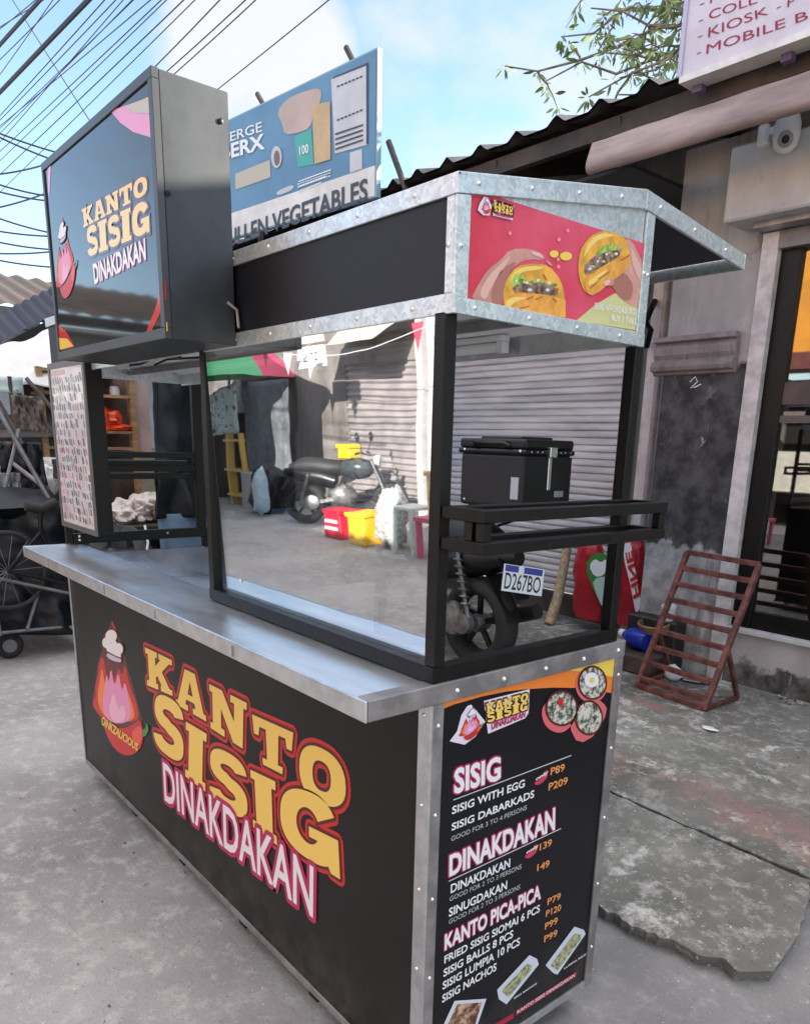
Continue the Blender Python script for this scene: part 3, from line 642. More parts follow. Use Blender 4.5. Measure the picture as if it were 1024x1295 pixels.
# food pictures: bowls and trays
mottle = mat('print_sisig', (.62, .6, .5), .5, col2=(.04, .05, .03), scale=90, lo=.42, hi=.56)
mott2 = mat('print_trayfood', (.55, .48, .3), .5, col2=(.12, .16, .06), scale=110, lo=.4, hi=.6)
mott3 = mat('print_siomai', (.6, .42, .25), .5, col2=(.12, .03, .02), scale=50, lo=.42, hi=.6)
bowl, rim, food = MB(), MB(), MB()
circ = lambda cx, cy, rx, ry, n=22, a0=0: [(cx + rx * math.cos(2 * math.pi * k / n + a0), cy + ry * math.sin(2 * math.pi * k / n + a0)) for k in range(n)]
epx(bowl, c5([(603, 290), (625, 250), (680, 220), (750, 240), (775, 300), (745, 360), (700, 395), (650, 385), (615, 350)]), E0 + .0012, 2)
epx(bowl, c5([(730, 360), (760, 270), (840, 230), (890, 250), (912, 290), (860, 400), (775, 448)]), E0 + .0012, 1)
epx(bowl, c5(circ(835, 170, 74, 84)), E0 + .0017)
for cx, cy, rx, ry, e in ((696, 278, 76, 84, .0022), (822, 322, 66, 82, .0022), (838, 160, 68, 80, .0026)):
    epx(rim, c5(circ(cx, cy, rx, ry)), E0 + e); epx(food, c5(circ(cx, cy, rx * .88, ry * .88)), E0 + e + .0005)
bowl.build('food_picture', mat('print_bowl', (.7, .13, .15), .4), ep); rim.build('food_picture', M_maroon, ep); food.build('food_picture', mottle, ep)
mb = MB(); epx(mb, c5(circ(832, 146, 34, 36, 12)), E0 + .0037, 1); mb.build('food_picture', M_white, ep)
mb = MB(); epx(mb, c5(circ(834, 148, 13, 14, 10)), E0 + .0042); mb.build('food_picture', M_lyel, ep)
mb = MB(); epx(mb, c5(circ(690, 250, 12, 24, 10)), E0 + .0037); mb.build('food_picture', M_red, ep)
tray, tf, ts = MB(), MB(), MB()
for pts in ([(870, 432), (925, 450), (936, 475), (770, 715), (745, 705), (700, 660)], [(605, 600), (650, 622), (660, 655), (470, 890), (425, 860), (415, 805)], [(165, 870), (352, 857), (300, 1010), (100, 1010)]):
    epx(tray, c6(pts), E0 + .0012)
epx(tf, c6([(870, 470), (908, 480), (905, 505), (770, 690), (728, 660)]), E0 + .0018); epx(tf, c6([(590, 650), (620, 660), (612, 690), (480, 850), (440, 810)]), E0 + .0018)
epx(ts, c6([(180, 890), (325, 878), (285, 1008), (125, 1008)]), E0 + .0018)
tray.build('food_picture', mat('print_tray', (.62, .65, .72), .4), ep); tf.build('food_picture', mott2, ep); ts.build('food_picture', mott3, ep)
mb = MB(); etext(mb, 'SISIG NACHOS', (650.5, 1265), (679, 1246), 2.6, 2.6, E0 + .001, .02); etext(mb, 'LUMPIA RICE', (714, 1227), (741, 1209), 2.6, 2.6, E0 + .001, .02); mb.build('lettering', M_white, ep)
# small logo sticker, reused on menu and burger poster
def sticker(parent, plane_x, px_emb, px_word, px_plate, eps, nm='logo_sticker'):
    pl = MB(); x = plane_x
    fr = (Vector((x, 0, 0)), Vector((0, 1, 0)), Vector((0, 0, 1)), NE)
    for poly in (px_emb, px_plate): put_poly(pl, [[e2(sight(*a, 0, x)) for a in poly]], fr, eps)
    pl.build(nm, mat('sticker_white', (.75, .68, .78), .4), parent)
    qe = [e2(sight(*a, 0, x)) for a in px_emb]; cx = sum(a for a, b in qe) / len(qe)
    y0, y1, z0, z1 = min(a for a, b in qe), max(a for a, b in qe), min(b for a, b in qe), max(b for a, b in qe)
    hs = EMBM['halo']; hx0, hx1, hz0, hz1 = min(p[0] for p in hs), max(p[0] for p in hs), min(p[1] for p in hs), max(p[1] for p in hs)
    fn = lambda p: (y0 + (y1 - y0) * (.22 + .66 * (p[0] - hx0) / (hx1 - hx0)), z0 + (z1 - z0) * (.1 + .85 * (p[1] - hz0) / (hz1 - hz0)))
    emblem(parent, fn, fr, eps + .0006, .00025, halo=False)
    qw = [sight(*a, 0, x) for a in px_word]; ym, rm = MB(), MB()
    def row(lo, hi, word, c0):
        n = len(word)
        for i, l in enumerate(word):
            lp = GLY[l]
            for j, piece in enumerate(lp):
                pts = [[e2(bil(qw, (i + .04 + .92 * s) / n, lo + (hi - lo) * t)) for s, t in loop] for loop in piece]
                put_poly(rm, [offset_poly(pts[0], .0035)], fr, eps + .0006 + j * .00005)
                put_poly(ym, pts, fr, eps + .0012 + j * .00005)
    row(.66, 1.0, 'KANTO', 0); row(.3, .66, 'SISIG', 0)
    rm.build(nm, M_maroon, parent); ym.build(nm, M_yel, parent)
    wm = MB(); put_text(wm, 'DINAKDAKAN', [bil(qw, .1, .02), bil(qw, .95, .02), bil(qw, .95, .27), bil(qw, .1, .27)], NE, eps + .0012, .04); wm.build(nm, M_mag, parent)
sticker(ep, 0, c5([(262, 268), (280, 262), (312, 300), (345, 340), (300, 410), (250, 448), (180, 432), (215, 385), (235, 310)]), c5([(355, 385), (535, 318), (545, 205), (345, 258)]), c5([(338, 245), (550, 190), (545, 300), (530, 325), (358, 397)]), E0 + .001)

# ---- burger poster on the canopy end
XP = .0125; bp_ = lambda pts: crop(pts, 590, 240, 4.267)
def cpx(mb, pts, eps, sm=0):
    l = [e2(sight(*a, 0, XP)) for a in bp_(pts)]
    if sm: l = smooth_loop(l, sm)
    put_poly(mb, [l], (Vector((XP, 0, 0)), Vector((0, 1, 0)), Vector((0, 0, 1)), NE), eps)
def cp(pts, m, lay, sm=1):
    mb = MB(); cpx(mb, pts, .0004 + lay * .0004, sm); return mb.build('burger_poster', m, ce)
cp([(22, 28), (170, 38), (985, 297), (940, 765), (0, 603)], mat('poster_red', (.62, .03, .06), .4, col2=(.72, .09, .16), scale=3), 0, 0)
cp([(590, 705), (690, 620), (800, 556), (870, 590), (962, 620), (940, 762)], mat('poster_lime', (.62, .6, .28), .4), 1, 0)
cp([(14, 600), (60, 510), (110, 430), (180, 380), (230, 320), (340, 316), (410, 350), (420, 380), (330, 372), (262, 402), (215, 470), (195, 560), (195, 632)], M_skin, 2)
cp([(130, 615), (135, 520), (190, 420), (262, 385), (262, 402), (215, 470), (195, 560), (195, 632)], M_skin2, 3)
cp([(195, 636), (190, 560), (210, 480), (265, 412), (350, 396), (440, 408), (500, 480), (526, 570), (526, 690)], M_bun, 4)
cp([(232, 500), (265, 440), (300, 470), (320, 490), (300, 520), (240, 530)], M_lett, 5)
cp([(235, 530), (300, 490), (400, 500), (480, 530), (492, 575), (380, 560), (260, 548)], M_brown, 6)
cp([(195, 590), (260, 555), (380, 570), (500, 585), (526, 600), (526, 690), (195, 636)], mat('print_bun_low', (.8, .36, .06), .4, var=.15, scale=30), 7, 0)
cp([(870, 262), (905, 300), (965, 440), (950, 640), (900, 632), (830, 592), (760, 480), (870, 430), (872, 330), (850, 275)], M_skin, 2)
cp([(850, 440), (900, 520), (880, 600), (830, 592), (765, 500), (800, 470)], M_skin2, 3)
cp([(605, 330), (640, 275), (690, 232), (745, 220), (820, 240), (858, 270), (870, 330), (878, 375), (860, 430), (770, 500), (680, 572), (640, 560), (610, 510), (594, 430)], M_bun, 4)
cp([(690, 335), (760, 290), (800, 290), (810, 330), (740, 370), (680, 385)], M_lett, 5)
cp([(640, 390), (700, 350), (800, 320), (835, 345), (750, 400), (640, 462), (625, 440)], M_brown, 6)
cp([(625, 480), (760, 405), (850, 350), (878, 375), (860, 430), (770, 500), (680, 572), (640, 560)], mat('print_bun_low', (.8, .36, .06)), 7)
hl = mat('print_bun_light', (.88, .62, .16), .4); ink = mat('print_bun_line', (.38, .13, .02), .5); onion = mat('print_onion', (.75, .68, .66), .5); nail = mat('print_nail', (.78, .5, .46), .35); ham = mat('print_ham', (.62, .3, .3), .4)
cp([(225, 480), (270, 425), (350, 408), (420, 418), (380, 432), (300, 440), (260, 470), (235, 510)], hl, 4.5); cp([(640, 300), (690, 245), (745, 232), (800, 245), (740, 258), (690, 280), (650, 330), (625, 370)], hl, 4.5)
cp([(200, 600), (250, 575), (330, 585), (260, 600), (215, 640)], hl, 7.9); cp([(640, 500), (700, 455), (760, 425), (720, 470), (660, 520)], hl, 7.9)
for q in ([(400, 455), (405, 450), (425, 485), (420, 490)], [(360, 590), (400, 575), (402, 580), (362, 596)], [(310, 590), (350, 574), (352, 580), (314, 596)], [(455, 580), (480, 604), (476, 608), (452, 586)], [(270, 640), (330, 625), (332, 630), (272, 646)], [(820, 380), (870, 350), (872, 356), (822, 386)], [(655, 530), (690, 500), (694, 504), (660, 536)], [(700, 480), (760, 440), (764, 445), (704, 486)]): cp(q, ink, 9, 0)
rr = random.Random(4)
for k in range(16):
    cx, cy = 245 + k * 15 + rr.uniform(-5, 5), 498 + rr.uniform(-12, 16) + 10 * (k > 9); cp(circ(cx, cy, rr.uniform(7, 15), rr.uniform(6, 11), 7, rr.random()), (M_lett, onion, M_lett, mat('print_herb', (.12, .22, .05), .5))[k % 4], 7 + k * .05, 0)
    cx, cy = 640 + k * 12.5 + rr.uniform(-5, 5), 425 - k * 7 + rr.uniform(-16, 14); cp(circ(cx, cy, rr.uniform(6, 13), rr.uniform(5, 9), 7, rr.random()), (M_brown, onion, ham, M_lett)[k % 4], 7.2 + k * .05, 0)
for k in range(10):
    cx, cy = 260 + k * 24, 538 + rr.uniform(-8, 8); cp(circ(cx, cy, rr.uniform(9, 18), rr.uniform(6, 10), 7, rr.random()), (M_brown, ink, M_brown, onion)[k % 4], 8.1 + k * .05, 0)
cp([(340, 330), (395, 340), (415, 372), (395, 365), (350, 348)], nail, 4); cp([(415, 378), (440, 385), (462, 410), (440, 405)], M_skin, 5); cp([(725, 500), (760, 478), (768, 500), (745, 522)], nail, 9)
cp([(60, 560), (120, 455), (190, 390), (240, 345), (200, 420), (130, 520), (100, 600)], mat('print_skin_light', (.72, .42, .35), .4), 3); cp([(880, 300), (920, 380), (950, 450), (945, 520), (900, 440), (880, 360)], mat('print_skin_light', (.72, .42, .35)), 4)
cp(circ(760, 500, 28, 20, 10), M_skin, 8); cp(circ(466, 346, 25, 20, 10), M_lyel, 5); cp(circ(530, 358, 34, 24, 10, .4), M_lyel, 5)
for a, b in ((228, 235), (540, 220), (492, 268), (488, 375), (490, 415)): cp(circ(a, b, 9, 11, 8), mat('print_dot', (.85, .3, .3), .4), 5)
mb = MB()
put_text(mb, 'SISIG AFFORDABURGER', [sight(*a, 0, XP) for a in bp_([(678, 645), (922, 680), (922, 646), (680, 608)])], NE, .0048, .0)
put_text(mb, 'BUY 1 TAKE 1', [sight(*a, 0, XP) for a in bp_([(770, 705), (922, 732), (922, 698), (772, 672)])], NE, .0048, .01); mb.build('burger_poster', M_white, ce)
sticker(ce, XP, bp_([(85, 38), (105, 42), (128, 90), (115, 140), (80, 138), (52, 110), (60, 80)]), bp_([(138, 138), (235, 158), (240, 95), (135, 65)]), bp_([(128, 50), (248, 88), (240, 165), (135, 140)]), .0034, 'poster_logo')

# ---- sign box
SX0, SX1, SY, SZ0, SZ1 = -1.56, -.745, -.168, 1.697, 2.222
b = MB(); b.box(SX0 + .02, SX1, SY + .012, .0005, SZ0, SZ1)
b.box(SX0, SX0 + .02, SY + .001, .0008, SZ0 - .001, SZ1 + .001)
sb = P(b, 'sign_box', M_box, bev=.002)
f = MB()
for q in ((SX0 + .0, SX1 + .001, SZ1 - .02, SZ1 + .001), (SX0, SX1 + .001, SZ0 - .001, SZ0 + .022), (SX0, SX0 + .016, SZ0 + .022, SZ1 - .02), (SX1 - .021, SX1 + .001, SZ0 + .022, SZ1 - .02)):
    f.box(q[0], q[1], SY - .004, SY + .0118, q[2], q[3])
f.build('sign_frame', mat('sign_frame', (.05, .05, .05), .4, metal=.3), sb, bev=.001)
def gloss(m, nm):
    c = m.node_tree.nodes['Principled BSDF'].inputs['Base Color'].default_value
    return mat(nm, tuple(c)[:3], .1, ior=1.5)
sf = MB().box(SX0 + .016, SX1 - .021, SY, SY + .0115, SZ0 + .022, SZ1 - .02).build('sign_face', mat('sign_acrylic', (.014, .015, .017), .05, ior=1.55), sb)
YS = SY; SF = (Vector((0, YS, 0)), Vector((1, 0, 0)), Vector((0, 0, 1)), NF)
s7 = lambda pts: [sight(*a, 1, YS) for a in crop(pts, 60, 140, 4.319)]
gy, gr, gma, gw, gp_ = gloss(M_yel, 'sign_yellow'), gloss(M_red, 'sign_red'), gloss(M_mag, 'sign_magenta'), gloss(M_white, 'sign_white'), gloss(M_pink, 'sign_pink')
# the same word mark, mapped from the cart front to the sign by its corner boxes
def bbox_map(dst_bl, dst_tr):
    return lambda p: (dst_bl[0] + (dst_tr[0] - dst_bl[0]) * (p[0] - WB[0]) / (WB[1] - WB[0]), dst_bl[1] + (dst_tr[1] - dst_bl[1]) * (p[1] - WB[2]) / (WB[3] - WB[2]))
rowK = s7([(198, 640), (555, 450), (548, 345), (188, 540)]); rowS = s7([(222, 802), (566, 660), (560, 478), (212, 640)])
ym, rm = MB(), MB()
for row, word in ((rowK, 'KANTO'), (rowS, 'SISIG')):
    wd = {'K': 1, 'A': 1.02, 'N': 1.1, 'T': 1, 'O': 1, 'S': 1, 'I': .8, 'G': 1.25}; tot = sum(wd[l] for l in word); acc = 0
    for i, l in enumerate(word):
        for j, piece in enumerate(GLY[l]):
            pts = [[f2(bil(row, (acc + wd[l] * (.04 + .92 * s)) / tot, t)) for s, t in loop] for loop in piece]
            put_poly(rm, [offset_poly(lp_, .006 if k == 0 else -.006) for k, lp_ in enumerate(pts)], SF, .0006 + j * .0001 + (i % 2) * .00005 + (.0003 if word == 'SISIG' else 0))
            put_poly(ym, pts, SF, .0014 + j * .0001)
        acc += wd[l]
rm.build('sign_lettering', gloss(M_maroon, 'sign_maroon'), sb); ym.build('sign_lettering', gy, sb)
q = s7([(262, 942), (540, 808), (535, 700), (252, 842)])
mb = MB(); put_text(mb, 'DINAKDAKAN', q, NF, .0008, .07); mb.build('sign_lettering', gma, sb)
mb = MB(); put_text(mb, 'DINAKDAKAN', q, NF, .0016, .03); mb.build('sign_lettering', gw, sb)
hs = EMBM['halo']; hb = (min(p[0] for p in hs), max(p[0] for p in hs), min(p[1] for p in hs), max(p[1] for p in hs))
eb = [f2(p) for p in s7([(45, 600), (200, 560), (200, 975), (60, 1045)])]
ex0, ex1, ez0, ez1 = -1.535, -1.335, min(eb[2][1], eb[3][1]), max(eb[0][1], eb[1][1])
emblem(sb, lambda p: (ex0 + (ex1 - ex0) * (p[0] - hb[0]) / (hb[1] - hb[0]), ez0 + (ez1 - ez0) * (p[1] - hb[2]) / (hb[3] - hb[2])), SF, .0006, .0003, halo=False)
def sgn(pts, m, e):
    mb = MB(); put_poly(mb, [[f2(p) for p in s7(pts)]], SF, e); mb.build('sign_artwork', m, sb)
sgn([(345, 0), (400, 65), (470, 115), (577, 148), (570, -90), (555, -75)], gp_, .0006)
sgn([(430, -20), (480, 10), (572, 15), (570, -90), (555, -78)], gloss(mat('sign_beige_src', (.5, .45, .32)), 'sign_beige'), .0012)
sgn([(532, 1228), (590, 1080), (632, 930), (645, 935), (650, 1030), (610, 1120), (560, 1222)], gr, .0006)
sgn([(625, 1208), (655, 1150), (658, 1203)], gloss(M_lyel, 'sign_lemon'), .0006)
sgn([(55, 1165), (100, 1200), (130, 1250), (150, 1290), (62, 1310), (57, 1200)], gr, .0006)
sgn([(60, 1240), (110, 1245), (145, 1285), (65, 1306)], gloss(M_lyel, 'sign_lemon'), .0012)
sgn([(2, 290), (20, 290), (12, 480), (5, 440)], gp_, .0006)
P(MB().tube([(-.743, -.02, 1.79), (-.735, .0, 1.775), (-.725, -.002, 1.735)], .0035, 6), 'sign_bracket', M_dkalu)
P(MB().lathe([(.006, 0), (.006, .004), (0, .005)], (-.745, -.02, 2.16), (1, 0, 0), 8).lathe([(.006, 0), (.006, .004), (0, .005)], (-.745, -.15, 1.99), (1, 0, 0), 8), 'bolt', M_black)

# ---- photo menu board at the far end
BX0, BX1, BY, BZ0, BZ1 = -2.225, -1.805, -.02, 1.128, 1.733
mbd = P(MB().box(BX0, BX1, BY, BY + .055, BZ0, BZ1), 'menu_board', M_black, bev=.002)
f = MB()
for q in ((BX0, BX1, BZ1 - .02, BZ1), (BX0, BX1, BZ0, BZ0 + .02), (BX0, BX0 + .02, BZ0 + .02, BZ1 - .02), (BX1 - .02, BX1, BZ0 + .02, BZ1 - .02)): f.box(q[0], q[1], BY - .006, BY - .0005, q[2], q[3])
f.build('board_frame', mat('board_frame', (.16, .15, .15), .4, metal=.5), mbd)
MB().box(BX0 + .02, BX1 - .02, BY - .0025, BY - .0004, BZ0 + .02, BZ1 - .02).build('board_print', mat('board_pale', (.6, .55, .6), .3, col2=(.72, .7, .74), scale=7, coat=.5), mbd)
cols = [(.12, .14, .2), (.28, .34, .44), (.5, .32, .4), (.5, .3, .26), (.22, .32, .36), (.6, .57, .64), (.2, .2, .24)]
groups = [MB() for _ in cols]
rnd = random.Random(3)
for r in range(17):
    for c in range(14):
        x = BX0 + .028 + c * .0262 + rnd.uniform(-.004, .004); z = BZ1 - .075 - r * .031 + rnd.uniform(-.003, .003)
        if rnd.random() < .12: continue
        k = rnd.choice(range(len(cols))) if rnd.random() < .75 else 0
        w, h = rnd.uniform(.009, .02), rnd.uniform(.016, .028)
        g = groups[k]; sk = rnd.uniform(-.012, -.002)
        g.poly([(x, BY - .0032, z), (x + w, BY - .0032, z + rnd.uniform(-.004, .004)), (x + w + sk, BY - .0032, z + h), (x + sk, BY - .0032, z + h)])
groups[3].poly([(BX0 + .03, BY - .0031, BZ1 - .045), (BX0 + .2, BY - .0031, BZ1 - .045), (BX0 + .2, BY - .0031, BZ1 - .028), (BX0 + .03, BY - .0031, BZ1 - .028)])
for g, c in zip(groups, cols): g.build('menu_photos', mat('photo_%d' % cols.index(c), c, .3, coat=.4), mbd)
# ------------------------------------------------------------------ shop building on the right
def weather(name, cols, rough=.85, scale=2.2, peel=None, zcut=None, drips=True):
    """Old rendered concrete: blotches of its own paint and grime, optional bands by height."""
    m = bpy.data.materials.new(name); m.use_nodes = True; nt = m.node_tree; L = nt.links; b = nt.nodes['Principled BSDF']
    t = nt.nodes.new('ShaderNodeTexCoord'); b.inputs['Roughness'].default_value = rough; b.inputs['Specular IOR Level'].default_value = .25
    def nz(sc, det=6, ro=.65, st=None):
        n = nt.nodes.new('ShaderNodeTexNoise'); n.inputs['Scale'].default_value = sc; n.inputs['Detail'].default_value = det; n.inputs['Roughness'].default_value = ro
        if st:
            mp_ = nt.nodes.new('ShaderNodeMapping'); mp_.inputs['Scale'].default_value = st; L.new(t.outputs['Object'], mp_.inputs[0]); L.new(mp_.outputs[0], n.inputs[0])
        else: L.new(t.outputs['Object'], n.inputs[0])
        return n.outputs[0]
    r = nt.nodes.new('ShaderNodeValToRGB'); e = r.color_ramp.elements
    e[0].position, e[1].position = .36, .66; e[0].color = (*cols[0], 1); e[1].color = (*cols[1], 1)
    L.new(nz(scale, st=(1, 1, .55)), r.inputs[0]); c = r.outputs[0]
    def mix(f, a, col):
        x = nt.nodes.new('ShaderNodeMix'); x.data_type = 'RGBA'; L.new(f, x.inputs[0]); L.new(a, x.inputs[6])
        if isinstance(col, tuple): x.inputs[7].default_value = (*col, 1)
        else: L.new(col, x.inputs[7])
        return x.outputs[2]
    if zcut:
        sep = nt.nodes.new('ShaderNodeSeparateXYZ'); L.new(t.outputs['Object'], sep.inputs[0])
        for z0, z1, ca, cb in zcut:       # band between heights (object space), wavy edges
            wob = nt.nodes.new('ShaderNodeMath'); wob.operation = 'MULTIPLY_ADD'; L.new(nz(5), wob.inputs[0]); wob.inputs[1].default_value = .35; L.new(sep.outputs[2], wob.inputs[2])
            a = nt.nodes.new('ShaderNodeMapRange'); a.inputs[1].default_value = z0 + .17; a.inputs[2].default_value = z0 + .2; L.new(wob.outputs[0], a.inputs[0])
            bb = nt.nodes.new('ShaderNodeMapRange'); bb.inputs[1].default_value = z1 + .2; bb.inputs[2].default_value = z1 + .17; L.new(wob.outputs[0], bb.inputs[0])
            mm = nt.nodes.new('ShaderNodeMath'); mm.operation = 'MULTIPLY'; L.new(a.outputs[0], mm.inputs[0]); L.new(bb.outputs[0], mm.inputs[1])
            r2 = nt.nodes.new('ShaderNodeValToRGB'); r2.color_ramp.elements[0].position = .4; r2.color_ramp.elements[1].position = .62
            r2.color_ramp.elements[0].color = (*ca, 1); r2.color_ramp.elements[1].color = (*cb, 1); L.new(nz(7), r2.inputs[0]); c = mix(mm.outputs[0], c, r2.outputs[0])
    if drips:
        for sc, st, lo, hi, col in ((9, (1, 1, .09), .56, .72, tuple(k * .45 for k in cols[0])), (5, (1, 1, 1), .6, .66, tuple(k * .6 for k in cols[0])), (7, (1, 1, .12), .6, .7, tuple(min(1, k * 1.3) for k in cols[1]))):
            q = nt.nodes.new('ShaderNodeMapRange'); q.inputs[1].default_value = lo; q.inputs[2].default_value = hi; L.new(nz(sc, 8, .7, st), q.inputs[0])
            h = nt.nodes.new('ShaderNodeMath'); h.operation = 'MULTIPLY'; h.inputs[1].default_value = .75; L.new(q.outputs[0], h.inputs[0]); c = mix(h.outputs[0], c, col)
    if peel:
        p = nt.nodes.new('ShaderNodeMapRange'); p.inputs[1].default_value = peel[1]; p.inputs[2].default_value = peel[1] + .02; L.new(nz(6, 8, .7), p.inputs[0]); c = mix(p.outputs[0], c, peel[0])
    L.new(c, b.inputs['Base Color'])
    bp = nt.nodes.new('ShaderNodeBump'); bp.inputs['Strength'].default_value = .35; bp.inputs['Distance'].default_value = .015; L.new(nz(18, 7), bp.inputs['Height']); L.new(bp.outputs[0], b.inputs['Normal'])
    return m
M_wall = weather('stained_render', [(.27, .255, .25), (.44, .42, .415)])
M_pil = weather('pilaster_render', [(.29, .275, .27), (.48, .46, .45)], zcut=[(.78, 1.86, (.035, .033, .036), (.1, .094, .098)), (.0, .78, (.24, .23, .235), (.46, .44, .44))], peel=((.5, .48, .48), .655))
M_sillw = weather('low_wall_render', [(.3, .26, .245), (.5, .45, .43)], zcut=[(-.3, .14, (.06, .055, .05), (.2, .18, .17))])
M_mould = weather('moulding_render', [(.16, .14, .14), (.33, .29, .285)], scale=5)
M_pale = weather('pale_concrete', [(.5, .48, .48), (.62, .6, .6)], scale=3)
M_gut = mat('gutter_metal', (.4, .31, .29), .6, col2=(.2, .15, .15), scale=4, lo=.35, hi=.65, stretch=(.5, 1, 3))
M_wframe = mat('frame_paint', (.6, .55, .54), .5, var=.2, scale=8)
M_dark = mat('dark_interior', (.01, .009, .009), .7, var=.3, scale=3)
M_roof = mat('roof_sheet', (.05, .045, .05), .6, metal=.2, var=.4, scale=5)
M_timber = mat('dark_timber', (.06, .045, .04), .7, var=.35, scale=6)
M_slat = mat('shutter_slat', (.8, .79, .8), .5, col2=(.56, .55, .56), scale=3, stretch=(.4, 1, 4), bump=.03)
bld = thing('shop_building', 'weathered concrete shop front with a dark glass door, roller shutter and tin roof at right', 'building', (-1.6, 3.5, .1))
def B(mb, name, m, parent=None, **k): return mb.build(name, m, parent or bld, **k)
B(MB().box(-1.853, -1.3, 3.5, 4.25, .1, 3.2), 'pilaster', M_pil)
# moulding: shelf, cove, bead
prof = [(3.5, 2.165), (3.44, 2.165), (3.435, 2.135), (3.475, 2.13), (3.45, 2.1), (3.455, 2.06), (3.475, 2.03), (3.44, 2.02), (3.428, 1.99), (3.44, 1.965), (3.47, 1.96), (3.475, 1.945), (3.5, 1.94)]
B(MB().prism([(-1.915, y, z) for y, z in prof], (.548, 0, 0)), 'moulding', M_mould, bev=.004)
B(MB().box(-1.3, 6.0, 3.5, 3.68, .1, .425), 'low_wall', M_sillw)
B(MB().box(-1.3, 6.0, 3.47, 3.7, .426, .455), 'door_sill', M_pale, bev=.004)
B(MB().box(-1.2995, -1.205, 3.475, 3.6, .101, 2.66), 'door_frame', M_wframe, bev=.003)
B(MB().box(-1.2, 6, 3.47, 3.6, 2.57, 2.66), 'door_frame', mat('lintel_metal', (.18, .17, .17), .45, metal=.3, var=.2, scale=8))
B(MB().box(-1.3, 6, 3.5, 3.7, 2.665, 3.3), 'wall', M_wall)
B(MB().box(-9, -1.8535, 4.2, 4.35, 2.75, 3.6), 'wall', M_wall)
B(MB().box(-9, -6.3, 4.2, 4.35, .1, 2.749), 'wall', M_wall)
B(MB().box(-1.43, 6, 3.26, 3.499, 2.695, 3.06), 'shutter_box', M_pale, bev=.01)
B(MB().box(-1.3, 6, 3.36, 3.48, 2.665, 2.694), 'shutter_box_lip', mat('lip_metal', (.35, .34, .34), .4, metal=.5, var=.2))
# dark door: black frame, glass, room behind
B(MB().box(-1.204, -1.09, 3.52, 3.58, .456, 2.569), 'door_stile', M_black, bev=.003)
B(MB().box(-1.0895, 6, 3.53, 3.57, .456, .56), 'door_rail', M_black); B(MB().box(-1.0895, 6, 3.53, 3.57, 1.66, 1.7), 'door_rail', mat('rail_metal', (.1, .1, .1), .35, metal=.6))
B(MB().box(-1.0895, 6, 3.53, 3.57, 1.76, 1.88), 'door_rail', mat('rail_brown', (.09, .06, .06), .6, var=.2))
gm2 = bpy.data.materials.new('door_glass'); gm2.use_nodes = True; nt = gm2.node_tree; nt.nodes.clear()
o = nt.nodes.new('ShaderNodeOutputMaterial'); mxs = nt.nodes.new('ShaderNodeMixShader'); tr = nt.nodes.new('ShaderNodeBsdfTransparent'); gl = nt.nodes.new('ShaderNodeBsdfGlossy')
tr.inputs[0].default_value = (.75, .75, .75, 1); gl.inputs['Roughness'].default_value = .02; gl.inputs[0].default_value = (.8, .8, .8, 1)
mxs.inputs[0].default_value = .22; nt.links.new(tr.outputs[0], mxs.inputs[1]); nt.links.new(gl.outputs[0], mxs.inputs[2]); nt.links.new(mxs.outputs[0], o.inputs[0])
B(MB().box(-1.09, 6, 3.548, 3.552, .56, 2.565), 'door_glass', gm2)
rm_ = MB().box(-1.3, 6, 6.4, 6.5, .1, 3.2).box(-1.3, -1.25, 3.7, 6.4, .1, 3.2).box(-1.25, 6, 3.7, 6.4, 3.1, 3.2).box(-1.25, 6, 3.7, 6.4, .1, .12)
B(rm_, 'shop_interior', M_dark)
tag(MB().box(-1.24, 2, 3.73, 4.4, 1.2, 1.278).build('shop_counter', M_timber, origin=(0, 4, 1.2)), 'dark timber counter inside the shop behind the glass door', 'counter')
dr = MB().lathe([(.0, 0), (.26, 0), (.27, .03), (.25, .06), (.27, .3), (.25, .33), (.27, .36), (.26, .62), (.22, .64), (0, .64)], (-.78, 4.35, .5), (0, 0, 1), 24).build('red_drum', mat('drum_red', (.42, .03, .015), .45, var=.15), smooth=True, origin=(-.78, 4.35, .5))
tag(dr, 'red drum standing in the dark shop beyond the glass door', 'drum')
# gutter: half round trough with an open end
def gut(a, b):
    th = R(-20 - 200 * b) - R(0); r = .068
    return (-2.03 + 8 * a, 2.86 + r * math.cos(th) * .9, 3.04 + .0 + r * math.sin(th) * 1.0 + (0.012 * a))
gp0 = [(2.93, 3.125), (2.86, 3.128), (2.845, 3.12), (2.825, 3.07), (2.805, 3.02), (2.8, 2.99), (2.81, 2.968), (2.835, 2.96), (2.86, 2.968), (2.87, 2.99), (2.9, 3.0), (2.93, 3.0)]
B(MB().grid(lambda a, b: (-2.03 + 8 * a, gp0[int(round(b * 11))][0] + .004 * noise.noise(Vector((a * 60, b * 3, 0))), gp0[int(round(b * 11))][1] + .008 * a + .004 * noise.noise(Vector((a * 40, b, 4)))), 120, 11).poly([(-2.03, y, z) for y, z in gp0]), 'gutter', M_gut, smooth=True)
